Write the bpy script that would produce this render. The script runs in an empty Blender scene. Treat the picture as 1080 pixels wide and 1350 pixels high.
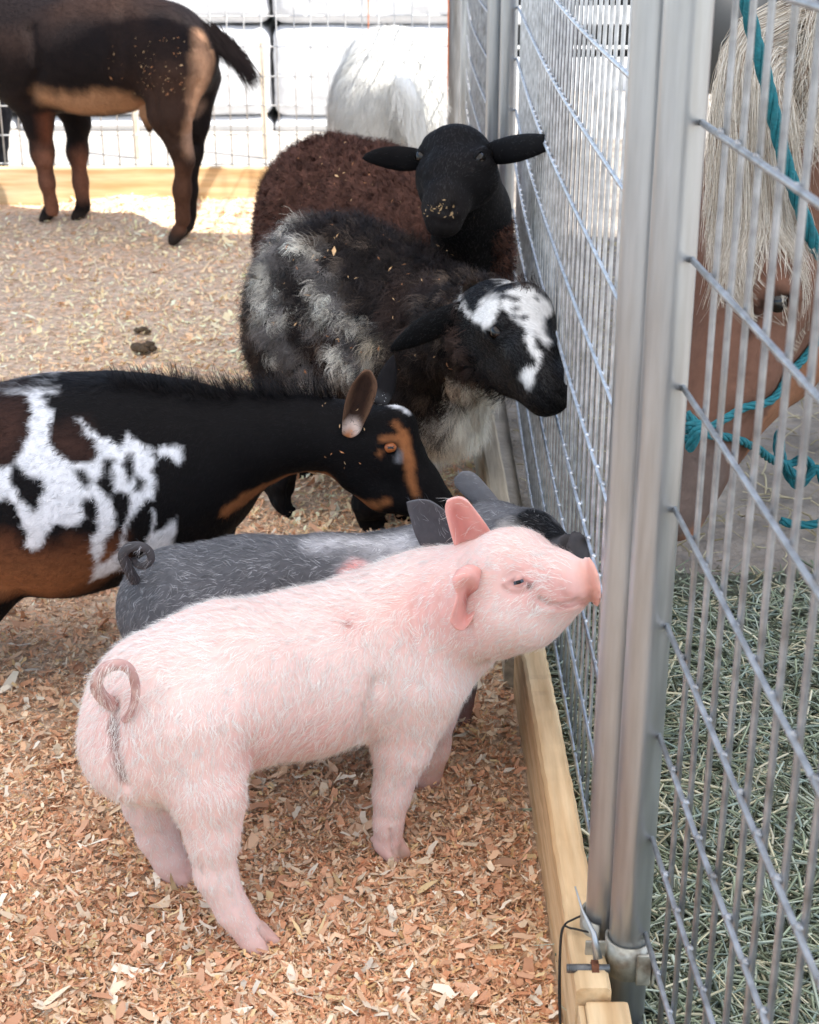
import bpy, math, random
import numpy as np
from mathutils import Vector
from mathutils.bvhtree import BVHTree
rng = np.random.default_rng(7); random.seed(7)
R = math.radians
scene = bpy.context.scene
# ------------------------------------------------------------------ camera
CAM_H, PITCH, FPX = 1.15, R(22.5), 2100.0      # FPX: focal length in pixels of the 1080 px wide frame
cam = bpy.data.objects.new('camera', bpy.data.cameras.new('camera'))
scene.collection.objects.link(cam); scene.camera = cam
cam.location = (0, 0, CAM_H); cam.rotation_euler = (R(90) - PITCH, 0, 0)
cam.data.sensor_fit = 'HORIZONTAL'; cam.data.sensor_width = 36; cam.data.lens = FPX / 1080 * 36
cam.data.clip_start = 0.02; cam.data.clip_end = 500
cam.data.dof.use_dof = True; cam.data.dof.focus_distance = 1.95; cam.data.dof.aperture_fstop = 16.0
# ------------------------------------------------------------------ world, sun, exposure
SUN_EL, SUN_AZ = R(56), R(120)                   # azimuth clockwise from +Y (away from the camera)
w = bpy.data.worlds.new('World'); scene.world = w; w.use_nodes = True
sky = w.node_tree.nodes.new('ShaderNodeTexSky'); sky.sky_type = 'NISHITA'; sky.sun_disc = False
sky.sun_elevation = SUN_EL; sky.sun_rotation = SUN_AZ
bg = w.node_tree.nodes['Background']; bg.inputs[1].default_value = 0.15
w.node_tree.links.new(sky.outputs[0], bg.inputs[0])
sl = bpy.data.lights.new('sun', 'SUN'); sl.energy = 5.0; sl.angle = R(0.53); sl.color = (1, .96, .9)
sun = bpy.data.objects.new('sun', sl); scene.collection.objects.link(sun)
sv = Vector((math.sin(SUN_AZ) * math.cos(SUN_EL), math.cos(SUN_AZ) * math.cos(SUN_EL), math.sin(SUN_EL)))
sun.rotation_euler = sv.to_track_quat('Z', 'Y').to_euler(); sun.location = (3, -2, 6)
scene.view_settings.view_transform = 'Standard'; scene.view_settings.look = 'None'
scene.view_settings.exposure = 1.12; scene.view_settings.gamma = 1
scene.render.engine = 'CYCLES'
scene.cycles.use_denoising = True
scene.cycles.max_bounces = 8; scene.cycles.diffuse_bounces = 4; scene.cycles.transmission_bounces = 4
scene.cycles.sample_clamp_indirect = 6
# ------------------------------------------------------------------ helpers
CP, SP = math.cos(PITCH), math.sin(PITCH)
def W(px, py, Y):
    u, v = (px - 540) / FPX, (675 - py) / FPX
    t = Y / (CP + v * SP)
    return np.array((u * t, Y, CAM_H + t * (v * CP - SP)))
def G(px, py, z=0.0):
    u, v = (px - 540) / FPX, (675 - py) / FPX
    t = (CAM_H - z) / (SP - v * CP)
    return np.array((u * t, t * (CP + v * SP), z))
def lin(r, g, b):
    f = lambda c: ((c / 255 + .055) / 1.055) ** 2.4 if c > 10 else c / 255 / 12.92
    return np.array((f(r), f(g), f(b)))
def hashf(ix, iy, iz, s):
    n = (ix * 374761393 + iy * 668265263 + iz * 2147483647 + s * 974634777) & 0xffffffff
    n = ((n ^ (n >> 13)) * 1274126177) & 0xffffffff
    return ((n ^ (n >> 16)) & 0xffff) / 65535.0
def noise(P, scale, seed=0):
    """value noise in -1..1 at points P (n,3)"""
    Q = np.asarray(P) * scale + 1000.0; I = np.floor(Q).astype(np.int64); F = Q - I; F = F * F * (3 - 2 * F)
    out = 0
    for a in (0, 1):
        for b in (0, 1):
            for c in (0, 1):
                wgt = (F[:, 0] if a else 1 - F[:, 0]) * (F[:, 1] if b else 1 - F[:, 1]) * (F[:, 2] if c else 1 - F[:, 2])
                out = out + wgt * hashf(I[:, 0] + a, I[:, 1] + b, I[:, 2] + c, seed)
    return out * 2 - 1
def fbm(P, scale, seed=0, o=3):
    return sum(noise(P, scale * 2 ** i, seed + i) * .5 ** i for i in range(o)) / (2 - .5 ** (o - 1))
def nrm(v, ax=-1):
    v = np.asarray(v, float); return v / np.maximum(np.linalg.norm(v, axis=ax, keepdims=True), 1e-9)
def make_obj(name, V, F, mat, parent=None, col=None, smooth=True, normals=None, F2=None):
    """one mesh object from arrays; F (n,3|4) faces, F2 a second face array of another size"""
    me = bpy.data.meshes.new(name); V = np.asarray(V, np.float32)
    off = np.array(parent.location) if parent is not None else np.zeros(3)
    me.vertices.add(len(V)); me.vertices.foreach_set('co', (V - off.astype(np.float32)).ravel())
    Fs = [np.asarray(f, np.int32) for f in (F, F2) if f is not None and len(f)]
    idx = np.concatenate([f.ravel() for f in Fs]); tot = np.concatenate([np.full(len(f), f.shape[1], np.int32) for f in Fs])
    st = np.concatenate([[0], np.cumsum(tot)[:-1]]).astype(np.int32)
    me.loops.add(len(idx)); me.loops.foreach_set('vertex_index', idx)
    me.polygons.add(len(tot)); me.polygons.foreach_set('loop_start', st); me.polygons.foreach_set('loop_total', tot)
    me.polygons.foreach_set('use_smooth', np.full(len(tot), smooth, bool))
    me.update(calc_edges=True)
    if col is not None:
        at = me.color_attributes.new('Col', 'FLOAT_COLOR', 'POINT')
        c4 = np.ones((len(V), 4), np.float32); c4[:, :3] = np.clip(col, 0, 1); at.data.foreach_set('color', c4.ravel())
    if normals is not None:
        me.normals_split_custom_set_from_vertices(np.asarray(normals, np.float32))
    for m in (mat if isinstance(mat, (list, tuple)) else [mat]): me.materials.append(m)
    o = bpy.data.objects.new(name, me); scene.collection.objects.link(o)
    if parent is not None: o.parent = parent
    return o
def tag(o, label=None, cat=None, group=None, kind=None):
    for k, v in (('label', label), ('category', cat), ('group', group), ('kind', kind)):
        if v: o[k] = v
    return o
def root(name, loc, label, cat, group=None):
    o = bpy.data.objects.new(name, None); scene.collection.objects.link(o); o.location = [float(c) for c in loc]
    o.empty_display_size = .1
    return tag(o, label, cat, group)
class MB:
    """collects shapes into one mesh"""
    def __init__(s): s.V = []; s.T = []; s.Q = []; s.C = []; s.n = 0
    def add(s, V, Q=None, T=None, c=None):
        V = np.asarray(V, float).reshape(-1, 3)
        if Q is not None and len(Q): s.Q.append(np.asarray(Q) + s.n)
        if T is not None and len(T): s.T.append(np.asarray(T) + s.n)
        s.V.append(V); s.C.append(np.tile(np.array((.5, .5, .5) if c is None else c, float), (len(V), 1)) if np.ndim(c) < 2 else c); s.n += len(V)
        return s
    def box(s, c, d, ax=None, bev=0.0, c_=None):
        """box centre c, full size d, axes ax (rows); edges bevelled by bev"""
        ax = np.eye(3) if ax is None else np.asarray(ax); h = np.asarray(d, float) / 2
        if bev <= 0:
            v = np.array([(x, y, z) for x in (-1, 1) for y in (-1, 1) for z in (-1, 1)]) * h
            q = [(0, 1, 3, 2), (4, 6, 7, 5), (0, 4, 5, 1), (2, 3, 7, 6), (0, 2, 6, 4), (1, 5, 7, 3)]
            return s.add(v @ ax + np.asarray(c), q, c=c_)
        import bmesh
        bm = bmesh.new(); bmesh.ops.create_cube(bm, size=1)
        for v in bm.verts: v.co = Vector([v.co[i] * 2 * h[i] for i in range(3)])
        bmesh.ops.bevel(bm, geom=bm.edges[:], offset=bev, segments=2, affect='EDGES', profile=.6)
        bm.verts.index_update(); V = np.array([v.co[:] for v in bm.verts]) @ ax + np.asarray(c)
        q = [[v.index for v in f.verts] for f in bm.faces if len(f.verts) == 4]; t = [[v.index for v in f.verts] for f in bm.faces if len(f.verts) == 3]
        bm.free(); return s.add(V, q, t, c=c_)
    def tube(s, P, r, sides=8, cap=True, c=None, flat=1.0):
        P = np.asarray(P, float); n = len(P); r = np.broadcast_to(np.asarray(r, float), (n,))
        Tn = nrm(np.gradient(P, axis=0)); up = np.array((0, 0, 1.0)) if abs(Tn[0, 2]) < .9 else np.array((1.0, 0, 0))
        A = np.zeros((n, 3)); a = nrm(np.cross(Tn[0], up))
        for i in range(n):
            a = nrm(a - Tn[i] * a.dot(Tn[i])); A[i] = a
        B = np.cross(Tn, A); th = np.arange(sides) * 2 * math.pi / sides
        V = P[:, None] + r[:, None, None] * (np.cos(th)[None, :, None] * A[:, None] + flat * np.sin(th)[None, :, None] * B[:, None])
        i, j = np.meshgrid(np.arange(n - 1), np.arange(sides), indexing='ij'); j2 = (j + 1) % sides
        Q = np.stack([i * sides + j, i * sides + j2, (i + 1) * sides + j2, (i + 1) * sides + j], -1).reshape(-1, 4)
        V = V.reshape(-1, 3); T = []
        if cap:
            V = np.vstack([V, P[0], P[-1]]); a0 = n * sides
            T = [(a0, (k + 1) % sides, k) for k in range(sides)] + [(a0 + 1, (n - 1) * sides + k, (n - 1) * sides + (k + 1) % sides) for k in range(sides)]
        return s.add(V, Q, T, c=c)
    def build(s, name, mat, parent=None, smooth=True, col=False):
        return make_obj(name, np.vstack(s.V), np.vstack(s.Q) if s.Q else None, mat, parent, smooth=smooth,
                        F2=np.vstack(s.T) if s.T else None, col=np.vstack(s.C) if col else None)
# ------------------------------------------------------------------ materials
def mat(name, base=(.5, .5, .5), rough=.6, metal=0, attr=False, nscale=0, namt=0, bump=0, bscale=60, bdist=.002, spec=.5, sss=0, stretch=None,
        base2=None, f0=.35, f1=.65, rvar=0, sheen=0, coat=0):
    m = bpy.data.materials.new(name); m.use_nodes = True; nt = m.node_tree; N = nt.nodes; L = nt.links
    b = N['Principled BSDF']; b.inputs['Roughness'].default_value = rough; b.inputs['Metallic'].default_value = metal
    b.inputs['Specular IOR Level'].default_value = spec; b.inputs['Sheen Weight'].default_value = sheen; b.inputs['Coat Weight'].default_value = coat
    if sss:
        b.inputs['Subsurface Weight'].default_value = sss; b.inputs['Subsurface Radius'].default_value = (1, .4, .3); b.inputs['Subsurface Scale'].default_value = .006
    tc = N.new('ShaderNodeTexCoord'); co = tc.outputs['Object']
    if stretch:
        mp = N.new('ShaderNodeMapping'); mp.inputs['Scale'].default_value = stretch; L.new(co, mp.inputs[0]); co = mp.outputs[0]
    if attr:
        a = N.new('ShaderNodeAttribute'); a.attribute_name = 'Col'; src = a.outputs['Color']
    else:
        a = N.new('ShaderNodeRGB'); a.outputs[0].default_value = (*base, 1); src = a.outputs[0]
    if base2 is not None:
        n = N.new('ShaderNodeTexNoise'); n.inputs['Scale'].default_value = nscale; n.inputs['Detail'].default_value = 5; L.new(co, n.inputs[0])
        r = N.new('ShaderNodeMapRange'); r.inputs[1].default_value = f0; r.inputs[2].default_value = f1; L.new(n.outputs[0], r.inputs[0])
        mx = N.new('ShaderNodeMix'); mx.data_type = 'RGBA'; L.new(r.outputs[0], mx.inputs[0]); L.new(src, mx.inputs[6]); mx.inputs[7].default_value = (*base2, 1); src = mx.outputs[2]
    if namt:
        n = N.new('ShaderNodeTexNoise'); n.inputs['Scale'].default_value = nscale * 2.3 + 1; n.inputs['Detail'].default_value = 6; L.new(co, n.inputs[0])
        r = N.new('ShaderNodeMapRange'); r.inputs[1].default_value = .3; r.inputs[2].default_value = .7; r.inputs[3].default_value = 1 - namt; r.inputs[4].default_value = 1 + namt; L.new(n.outputs[0], r.inputs[0])
        mx = N.new('ShaderNodeMix'); mx.data_type = 'RGBA'; mx.blend_type = 'MULTIPLY'; mx.inputs[0].default_value = 1; L.new(src, mx.inputs[6]); L.new(r.outputs[0], mx.inputs[7]); src = mx.outputs[2]
        if rvar:
            r2 = N.new('ShaderNodeMapRange'); r2.inputs[1].default_value = .3; r2.inputs[2].default_value = .7; r2.inputs[3].default_value = rough - rvar; r2.inputs[4].default_value = rough + rvar
            L.new(n.outputs[0], r2.inputs[0]); L.new(r2.outputs[0], b.inputs['Roughness'])
    L.new(src, b.inputs['Base Color'])
    if bump:
        n = N.new('ShaderNodeTexNoise'); n.inputs['Scale'].default_value = bscale; n.inputs['Detail'].default_value = 5; L.new(co, n.inputs[0])
        bp = N.new('ShaderNodeBump'); bp.inputs['Strength'].default_value = bump; bp.inputs['Distance'].default_value = bdist; L.new(n.outputs[0], bp.inputs['Height']); L.new(bp.outputs[0], b.inputs['Normal'])
    return m
M = {}
M['galv'] = mat('galvanised_steel', (.46, .48, .50), .34, .82, nscale=5, namt=.10, stretch=(9, 9, .8), base2=(.40, .41, .42), rvar=.05, bump=.03, bscale=12)
M['wire'] = mat('galvanised_wire', (.34, .35, .37), .38, .7, nscale=25, namt=.3, base2=(.22, .21, .20), f0=.5, f1=.75)
M['wireb'] = mat('highlit_galvanised_wire', (.55, .57, .60), .36, .75, nscale=25, namt=.3)  # lighter copy of the wire, bright highlights put into its colour
M['wirew'] = mat('sunlit_wire', (.68, .68, .67), .5, .3, nscale=25, namt=.15)  # back wire: white sunlit look put into a paler, less metallic colour
M['galvold'] = mat('weathered_galvanised_steel', (.26, .26, .26), .5, .6, nscale=9, namt=.3, stretch=(6, 6, .5), base2=(.17, .16, .15), bump=.15, bscale=30)
M['rust'] = mat('rusty_steel', (.16, .06, .03), .8, .3, nscale=60, namt=.4, bump=.4, bscale=200)
M['bolt'] = mat('grey_bolt', (.18, .18, .18), .5, .8, nscale=60, namt=.3)
M['wood'] = mat('new_pine', (.74, .55, .33), .7, nscale=2, namt=.12, stretch=(1.6, 22, 22), base2=(.56, .35, .17), bump=.4, bscale=7, spec=.3)
M['woodx'] = mat('new_pine_across', (.74, .55, .33), .7, nscale=2, namt=.12, stretch=(22, 1.6, 22), base2=(.54, .34, .17), bump=.5, bscale=8, spec=.3)
M['woodgrey'] = mat('weathered_pine', (.50, .42, .31), .8, nscale=2.5, namt=.2, stretch=(22, 1.6, 22), base2=(.36, .31, .24), bump=.35, bscale=6, spec=.2)
M['attr'] = mat('coloured_flakes', attr=True, rough=.75, spec=.25)
M['skin'] = mat('piglet_skin', attr=True, rough=.52, spec=.35, nscale=30, namt=.05, bump=.25, bscale=260, bdist=.0012, sss=.3)
M['hide'] = mat('short_hair_hide', attr=True, rough=.8, spec=.12, nscale=40, namt=.12, bump=.3, bscale=300, bdist=.001)
M['hair'] = mat('fine_hair', attr=True, rough=.6, spec=.12)
M['bristle'] = mat('pale_bristle', attr=True, rough=.45, spec=.3)
M['eye'] = mat('wet_eye', attr=True, rough=.12, spec=.4)
M['rope'] = mat('teal_rope', (.004, .13, .16), .75, nscale=60, namt=.25, bump=.8, bscale=400, bdist=.002)
M['twine'] = mat('dark_twine', (.02, .018, .015), .8)
# ------------------------------------------------------------------ setting: ground
def gridmesh(name, x0, x1, y0, y1, nx, ny, zf, m, kind='structure', colf=None):
    X, Y = np.meshgrid(np.linspace(x0, x1, nx), np.linspace(y0, y1, ny), indexing='ij')
    P = np.stack([X, Y, np.zeros_like(X)], -1).reshape(-1, 3); P[:, 2] = zf(P)
    i, j = np.meshgrid(np.arange(nx - 1), np.arange(ny - 1), indexing='ij')
    Q = np.stack([i * ny + j, (i + 1) * ny + j, (i + 1) * ny + j + 1, i * ny + j + 1], -1).reshape(-1, 4)
    o = make_obj(name, P, Q, m, col=None if colf is None else colf(P)); o['kind'] = kind; return o
M['earth'] = mat('trodden_earth', (.25, .22, .19), .95, nscale=3, namt=.35, base2=(.30, .27, .23), bump=.9, bscale=40, bdist=.02, spec=.1)
M['gravel'] = mat('pale_gravel', (.42, .39, .35), .95, nscale=4, namt=.2, bump=.5, bscale=30, bdist=.02, spec=.1)
M['shavbase'] = mat('packed_shavings', (.66, .44, .29), .95, nscale=30, namt=.35, base2=(.74, .57, .42), bump=1, bscale=70, bdist=.012, spec=.1)
gridmesh('ground', -60, 60, -20, 160, 3, 3, lambda P: np.full(len(P), -.012), M['gravel'])
gridmesh('dirt_floor', .215, 4.5, -1, 7.0, 40, 70, lambda P: .004 + .012 * fbm(P, 3, 5), M['earth'])
def penz(P):
    z = .006 + .010 * fbm(P, 2.2, 11) + .006 * fbm(P, 9, 12)
    # shavings banked against the board at the back of the pen
    d = np.clip((P[:, 1] - 5.15) / .42, 0, 1)
    z += .030 * d ** 1.5 * (1 + .8 * noise(P, 3.1, 5)) * (P[:, 1] < 5.8)
    # and heaped a little along the side board
    e = np.clip((P[:, 0] + .02) / .15, 0, 1) * (P[:, 1] < 3)
    return z + .012 * e
def penedge(Y): return .144 + (2.65 - Y) * .0115
g = gridmesh('shavings_bedding', -3.2, .17, -.6, 5.57, 130, 240, penz, M['shavbase'])
# loose shavings: curled flakes, one mesh nobody could count
def flakes(n, xy, size, zf, pal, wts, seed, lift=.01, curl=.5):
    r = np.random.default_rng(seed); P = np.zeros((n, 3)); P[:, :2] = xy; P[:, 2] = zf(P)
    L = size * r.lognormal(0, .42, n) * (1 + .30 * np.clip(P[:, 1] - 1.8, 0, 3.5)); Wd = L * r.uniform(.10, .55, n)
    a = r.uniform(0, 2 * np.pi, n); tilt = np.abs(r.normal(0, .38, n)); tilt[r.random(n) < .06] += .7
    d = np.stack([np.cos(a) * np.cos(tilt), np.sin(a) * np.cos(tilt), np.sin(tilt)], 1)
    sd = np.stack([-np.sin(a), np.cos(a), r.normal(0, .35, n)], 1); sd = nrm(sd - d * (sd * d).sum(1, keepdims=True)); up = nrm(np.cross(d, sd)); up *= np.sign(up[:, 2:3])
    c = r.uniform(-.1, curl, n) * L; P[:, 2] += r.uniform(0, lift, n)
    V = np.zeros((n, 8, 3)); taper = r.uniform(.55, 1.1, (n, 4)); taper[:, 0] *= r.uniform(.05, .9, n); taper[:, 3] *= r.uniform(.05, .9, n)
    for k, t in enumerate((-.5, -.17, .17, .5)):
        ctr = P + d * (t * L)[:, None] + up * (c * (t * t * 4 - 1) * .5 * .8)[:, None] + sd * (r.normal(0, .07, n) * L)[:, None] + d * (r.normal(0, .05, n) * L)[:, None]
        sk = d * (r.normal(0, .08, n) * L)[:, None]
        V[:, 2 * k] = sk + ctr - sd * (Wd * .5 * taper[:, k])[:, None]; V[:, 2 * k + 1] = ctr + sd * (Wd * .5 * taper[:, k])[:, None]
    V[:, :, 2] = np.maximum(V[:, :, 2], 0.0)
    b = np.arange(n)[:, None] * 8
    Q = np.concatenate([b + [0, 1, 3, 2], b + [2, 3, 5, 4], b + [4, 5, 7, 6]]).astype(np.int32)
    pal = np.array([lin(*p) for p in pal]); ci = r.choice(len(pal), n, p=np.array(wts) / sum(wts))
    C = (pal[ci] * .78 + pal[:6].mean(0) * .22) * r.uniform(.8, 1.12, (n, 1)) ; C = np.repeat(C, 8, 0)
    return V.reshape(-1, 3), Q, C
def scatter(n, seed, y0, y1, power=1.6):
    r = np.random.default_rng(seed); u = r.random(n); a = y0 ** (1 - power); b = y1 ** (1 - power)
    Y = (a + u * (b - a)) ** (1 / (1 - power))
    tmax = Y * 1.06; X = (r.uniform(-800, 300, n)) / FPX * tmax * 1.08
    X = np.where(X > penedge(Y) - .004, -r.random(n) * .5 * Y * .5 + .1, X)
    return np.stack([X, Y], 1)
SH = [(238, 196, 160), (226, 168, 132), (246, 226, 196), (206, 142, 106), (250, 240, 220), (232, 204, 150), (166, 116, 84)]
SW = [30, 24, 20, 12, 10, 8, 4]
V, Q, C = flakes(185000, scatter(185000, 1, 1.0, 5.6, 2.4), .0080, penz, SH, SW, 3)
warm = np.clip((V[:, 1] - 1.6) / 2.2, 0, 1)[:, None]     # the bedding near the back is paler
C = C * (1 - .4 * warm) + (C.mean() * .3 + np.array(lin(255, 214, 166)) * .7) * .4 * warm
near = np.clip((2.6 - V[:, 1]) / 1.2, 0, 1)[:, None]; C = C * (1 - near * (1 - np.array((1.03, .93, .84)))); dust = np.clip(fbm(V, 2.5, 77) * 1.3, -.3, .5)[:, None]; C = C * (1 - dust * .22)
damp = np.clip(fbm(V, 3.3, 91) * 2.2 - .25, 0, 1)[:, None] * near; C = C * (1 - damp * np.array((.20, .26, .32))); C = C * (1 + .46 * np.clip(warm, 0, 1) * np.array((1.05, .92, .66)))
V2, Q2, C2 = flakes(6500, scatter(6500, 2, 1.12, 3.6, 2.6), .0165, lambda P: penz(P) + .004, SH, [20, 22, 20, 8, 18, 8, 2], 4, curl=.4)
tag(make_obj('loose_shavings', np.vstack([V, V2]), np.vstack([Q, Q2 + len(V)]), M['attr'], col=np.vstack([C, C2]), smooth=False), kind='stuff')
# droppings on the shavings
def lump(P, r, n, seed):
    import bmesh
    rr = np.random.default_rng(seed); mb = MB()
    for i in range(n):
        bm = bmesh.new(); bmesh.ops.create_icosphere(bm, subdivisions=2, radius=1)
        v = np.array([q.co[:] for q in bm.verts]); t = [[q.index for q in f.verts] for f in bm.faces]; bm.free()
        s = r * rr.uniform(.5, 1); a = rr.uniform(0, 6.28); dd = rr.uniform(0, 1) ** .6 * r * 2.1
        v = v * (1 + .18 * noise(v, 2.2, seed + i))[:, None] * np.array((1.2, 1, .75)) * s + np.array(P) + (math.cos(a) * dd, math.sin(a) * dd, s * .6 + (.5 * r if i > n * .6 else 0))
        mb.add(v, None, t)
    return mb
M['dung'] = mat('dung', (.10, .065, .035), .9, nscale=80, namt=.4, bump=.5, bscale=200)
p0 = G(187, 462, .01); tag(lump(p0, .014, 9, 5).build('dung_pile', M['dung']), 'dark crumbly dung pile in two clumps on the pale shavings', 'dung', 'dung piles on the shavings')
p0 = G(185, 440, .01); tag(lump(p0, .011, 6, 6).build('dung_pile', M['dung']), 'smaller dark dung clump just behind the larger pile', 'dung', 'dung piles on the shavings')
# hay in the side pen
def strands(n, P, L, r, seed, pal, wts, rad=.0016, zr=.05, flat=.25):
    q = np.random.default_rng(seed); a = q.uniform(0, 2 * np.pi, n); tl = q.normal(0, flat, n)
    d = np.stack([np.cos(a) * np.cos(tl), np.sin(a) * np.cos(tl), np.sin(tl)], 1); Ls = L * q.lognormal(0, .4, n)
    bend = nrm(np.cross(d, q.normal(0, 1, (n, 3)))) * (Ls * q.uniform(0, .3, n))[:, None]
    pts = np.stack([P - d * (Ls * .5)[:, None], P + bend * .5 - d * (Ls * .17)[:, None], P + bend * .5 + d * (Ls * .17)[:, None], P + d * (Ls * .5)[:, None]], 1)
    pts[:, :, 2] = np.maximum(pts[:, :, 2], .004)
    s1 = nrm(np.cross(d, np.array((0, 0, 1.0)) + q.normal(0, .5, (n, 3)))); s2 = np.cross(d, s1)
    rr = (rad * q.uniform(.5, 1.6, n))[:, None]
    V = np.stack([pts[:, k] + (s1 * math.cos(t) + s2 * math.sin(t) * .7) * rr for k in range(4) for t in (0.5, 2.6, 4.7)], 1)
    b = np.arange(n)[:, None] * 12; Q = []
    for k in range(3):
        for j in range(3): Q.append(b + [k * 3 + j, k * 3 + (j + 1) % 3, k * 3 + 3 + (j + 1) % 3, k * 3 + 3 + j])
    pal = np.array([lin(*p) for p in pal]); C = np.repeat(pal[q.choice(len(pal), n, p=np.array(wts) / sum(wts))] * q.uniform(.7, 1.15, (n, 1)), 12, 0)
    return V.reshape(-1, 3), np.concatenate(Q).astype(np.int32), C
HAY = [(158, 168, 142), (180, 188, 170), (122, 132, 110), (200, 194, 164), (146, 160, 148), (84, 88, 70), (216, 210, 184)]
n = 34000; u = rng.random(n); P = np.zeros((n, 3)); P[:, 1] = .72 + u ** .9 * 1.75; P[:, 0] = .2 + rng.random(n) ** .8 * (.16 + .36 * P[:, 1])
hz = .035 + .03 * fbm(P, 5, 3); hz *= np.clip((2.50 + .1 * noise(P, 4, 8) - P[:, 1]) / .25, .1, 1)
P[:, 2] = hz * rng.random(n) ** .5 + .006
keep = (P[:, 1] < 2.2) | (rng.random(n) < .45); P = P[keep]
V, Q, C = strands(len(P), P, .075, .5, 9, HAY, [22, 18, 18, 12, 16, 10, 6])
n2 = 1500; P2 = np.zeros((n2, 3)); P2[:, 1] = rng.uniform(2.4, 5, n2); P2[:, 0] = rng.uniform(.22, 1.6, n2); P2[:, 2] = .02
V3, Q3, C3 = strands(n2, P2, .05, .5, 10, [(150, 140, 110), (190, 180, 150)], [1, 1])
tag(make_obj('hay', np.vstack([V, V3]), np.vstack([Q, Q3 + len(V)]), M['attr'], col=np.vstack([C, C3])), kind='stuff')
M['hayfloor'] = mat('chaff', (.10, .105, .08), .95, nscale=40, namt=.5, bump=1, bscale=80, bdist=.01, spec=.1)
gridmesh('hay_litter', .222, 1.6, -.2, 2.45, 50, 90, lambda P: .022 + .012 * fbm(P, 5, 3) , M['hayfloor'], 'stuff')
# ------------------------------------------------------------------ boards round the pen
def board(x0, x1, z0, z1, thick, m, label, group='boards round the pen floor', ends=0):
    """board whose face runs from x0 to x1 (xy points)"""
    a, b = np.array(x0, float), np.array(x1, float); d = nrm(b - a); L = np.linalg.norm(b - a); n_ = np.array((d[1], -d[0]))
    ax = np.array([(d[0], d[1], 0), (n_[0], n_[1], 0), (0, 0, 1)]); c = (a + b) / 2 + n_ * thick / 2
    r0 = root('edge_board', (*c, z0), label, 'board', group)
    mb = MB(); N = 60
    rr = np.random.default_rng(int(abs(a[0] * 1000)) + 3)
    # slightly uneven plank: bevelled section swept with wobble
    t = np.linspace(0, L, N); hz, hy = (z1 - z0) / 2, thick / 2; be = .004
    sec = np.array([(-hy + be, -hz), (hy - be, -hz), (hy, -hz + be), (hy, hz - be), (hy - be, hz), (-hy + be, hz), (-hy, hz - be), (-hy, -hz + be)])
    V = []
    for i, q in enumerate(t):
        wob = .0018 * math.sin(q * 3.1 + a[0]) + rr.normal(0, .0004)
        V.append([a[0] + d[0] * q, a[1] + d[1] * q, z0 + hz] + np.outer(sec[:, 0] + hy + wob, ax[1]) + np.outer(sec[:, 1] + rr.normal(0, .0005), ax[2]))
    V = np.vstack(V); Q = [(i * 8 + j, i * 8 + (j + 1) % 8, (i + 1) * 8 + (j + 1) % 8, (i + 1) * 8 + j) for i in range(N - 1) for j in range(8)]
    V = np.vstack([V, V[:8].mean(0), V[-9:-1].mean(0)]); c0 = N * 8
    T = [(c0, (k + 1) % 8, k) for k in range(8)] + [(c0 + 1, (N - 1) * 8 + k, (N - 1) * 8 + (k + 1) % 8) for k in range(8)]
    make_obj('plank', V, Q, m, r0, F2=T, smooth=False)
    return r0
def bx(Y): return .144 + (2.65 - Y) * .0115
board((bx(1.240), 1.240), (bx(2.05), 2.05), 0, .14, .034, M['woodx'], 'sawn pine edge board beside the near steel upright, tied with black twine')
board((bx(2.06) - .012, 2.06), (bx(4.2) - .008, 4.2), 0, .138, .034, M['woodgrey'], 'greyer pine edge board starting beside the pink piglet head')
board((bx(4.21) - .02, 4.21), (bx(5.55) - .01, 5.55), 0, .138, .034, M['woodx'], 'pine edge board hidden mostly behind the sheep, reaching the corner')
board((-4.6, 5.58), (.165, 5.58), .002, .142, .034, M['wood'], 'long pale pine board along the back of the pen under the wire')
r0 = root('timber_offcut', (.2, 1.2, 0), 'short square timber block at the near end of the edge board', 'block')
mb = MB(); mb.box((.190, 1.195, .064), (.042, .085, .128), bev=.004); mb.build('block', M['woodx'], r0, smooth=False)
mb = MB(); mb.box((.1655, 1.195, .060), (.006, .084, .125), bev=.001); mb.build('block', M['woodx'], r0, smooth=False)
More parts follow.
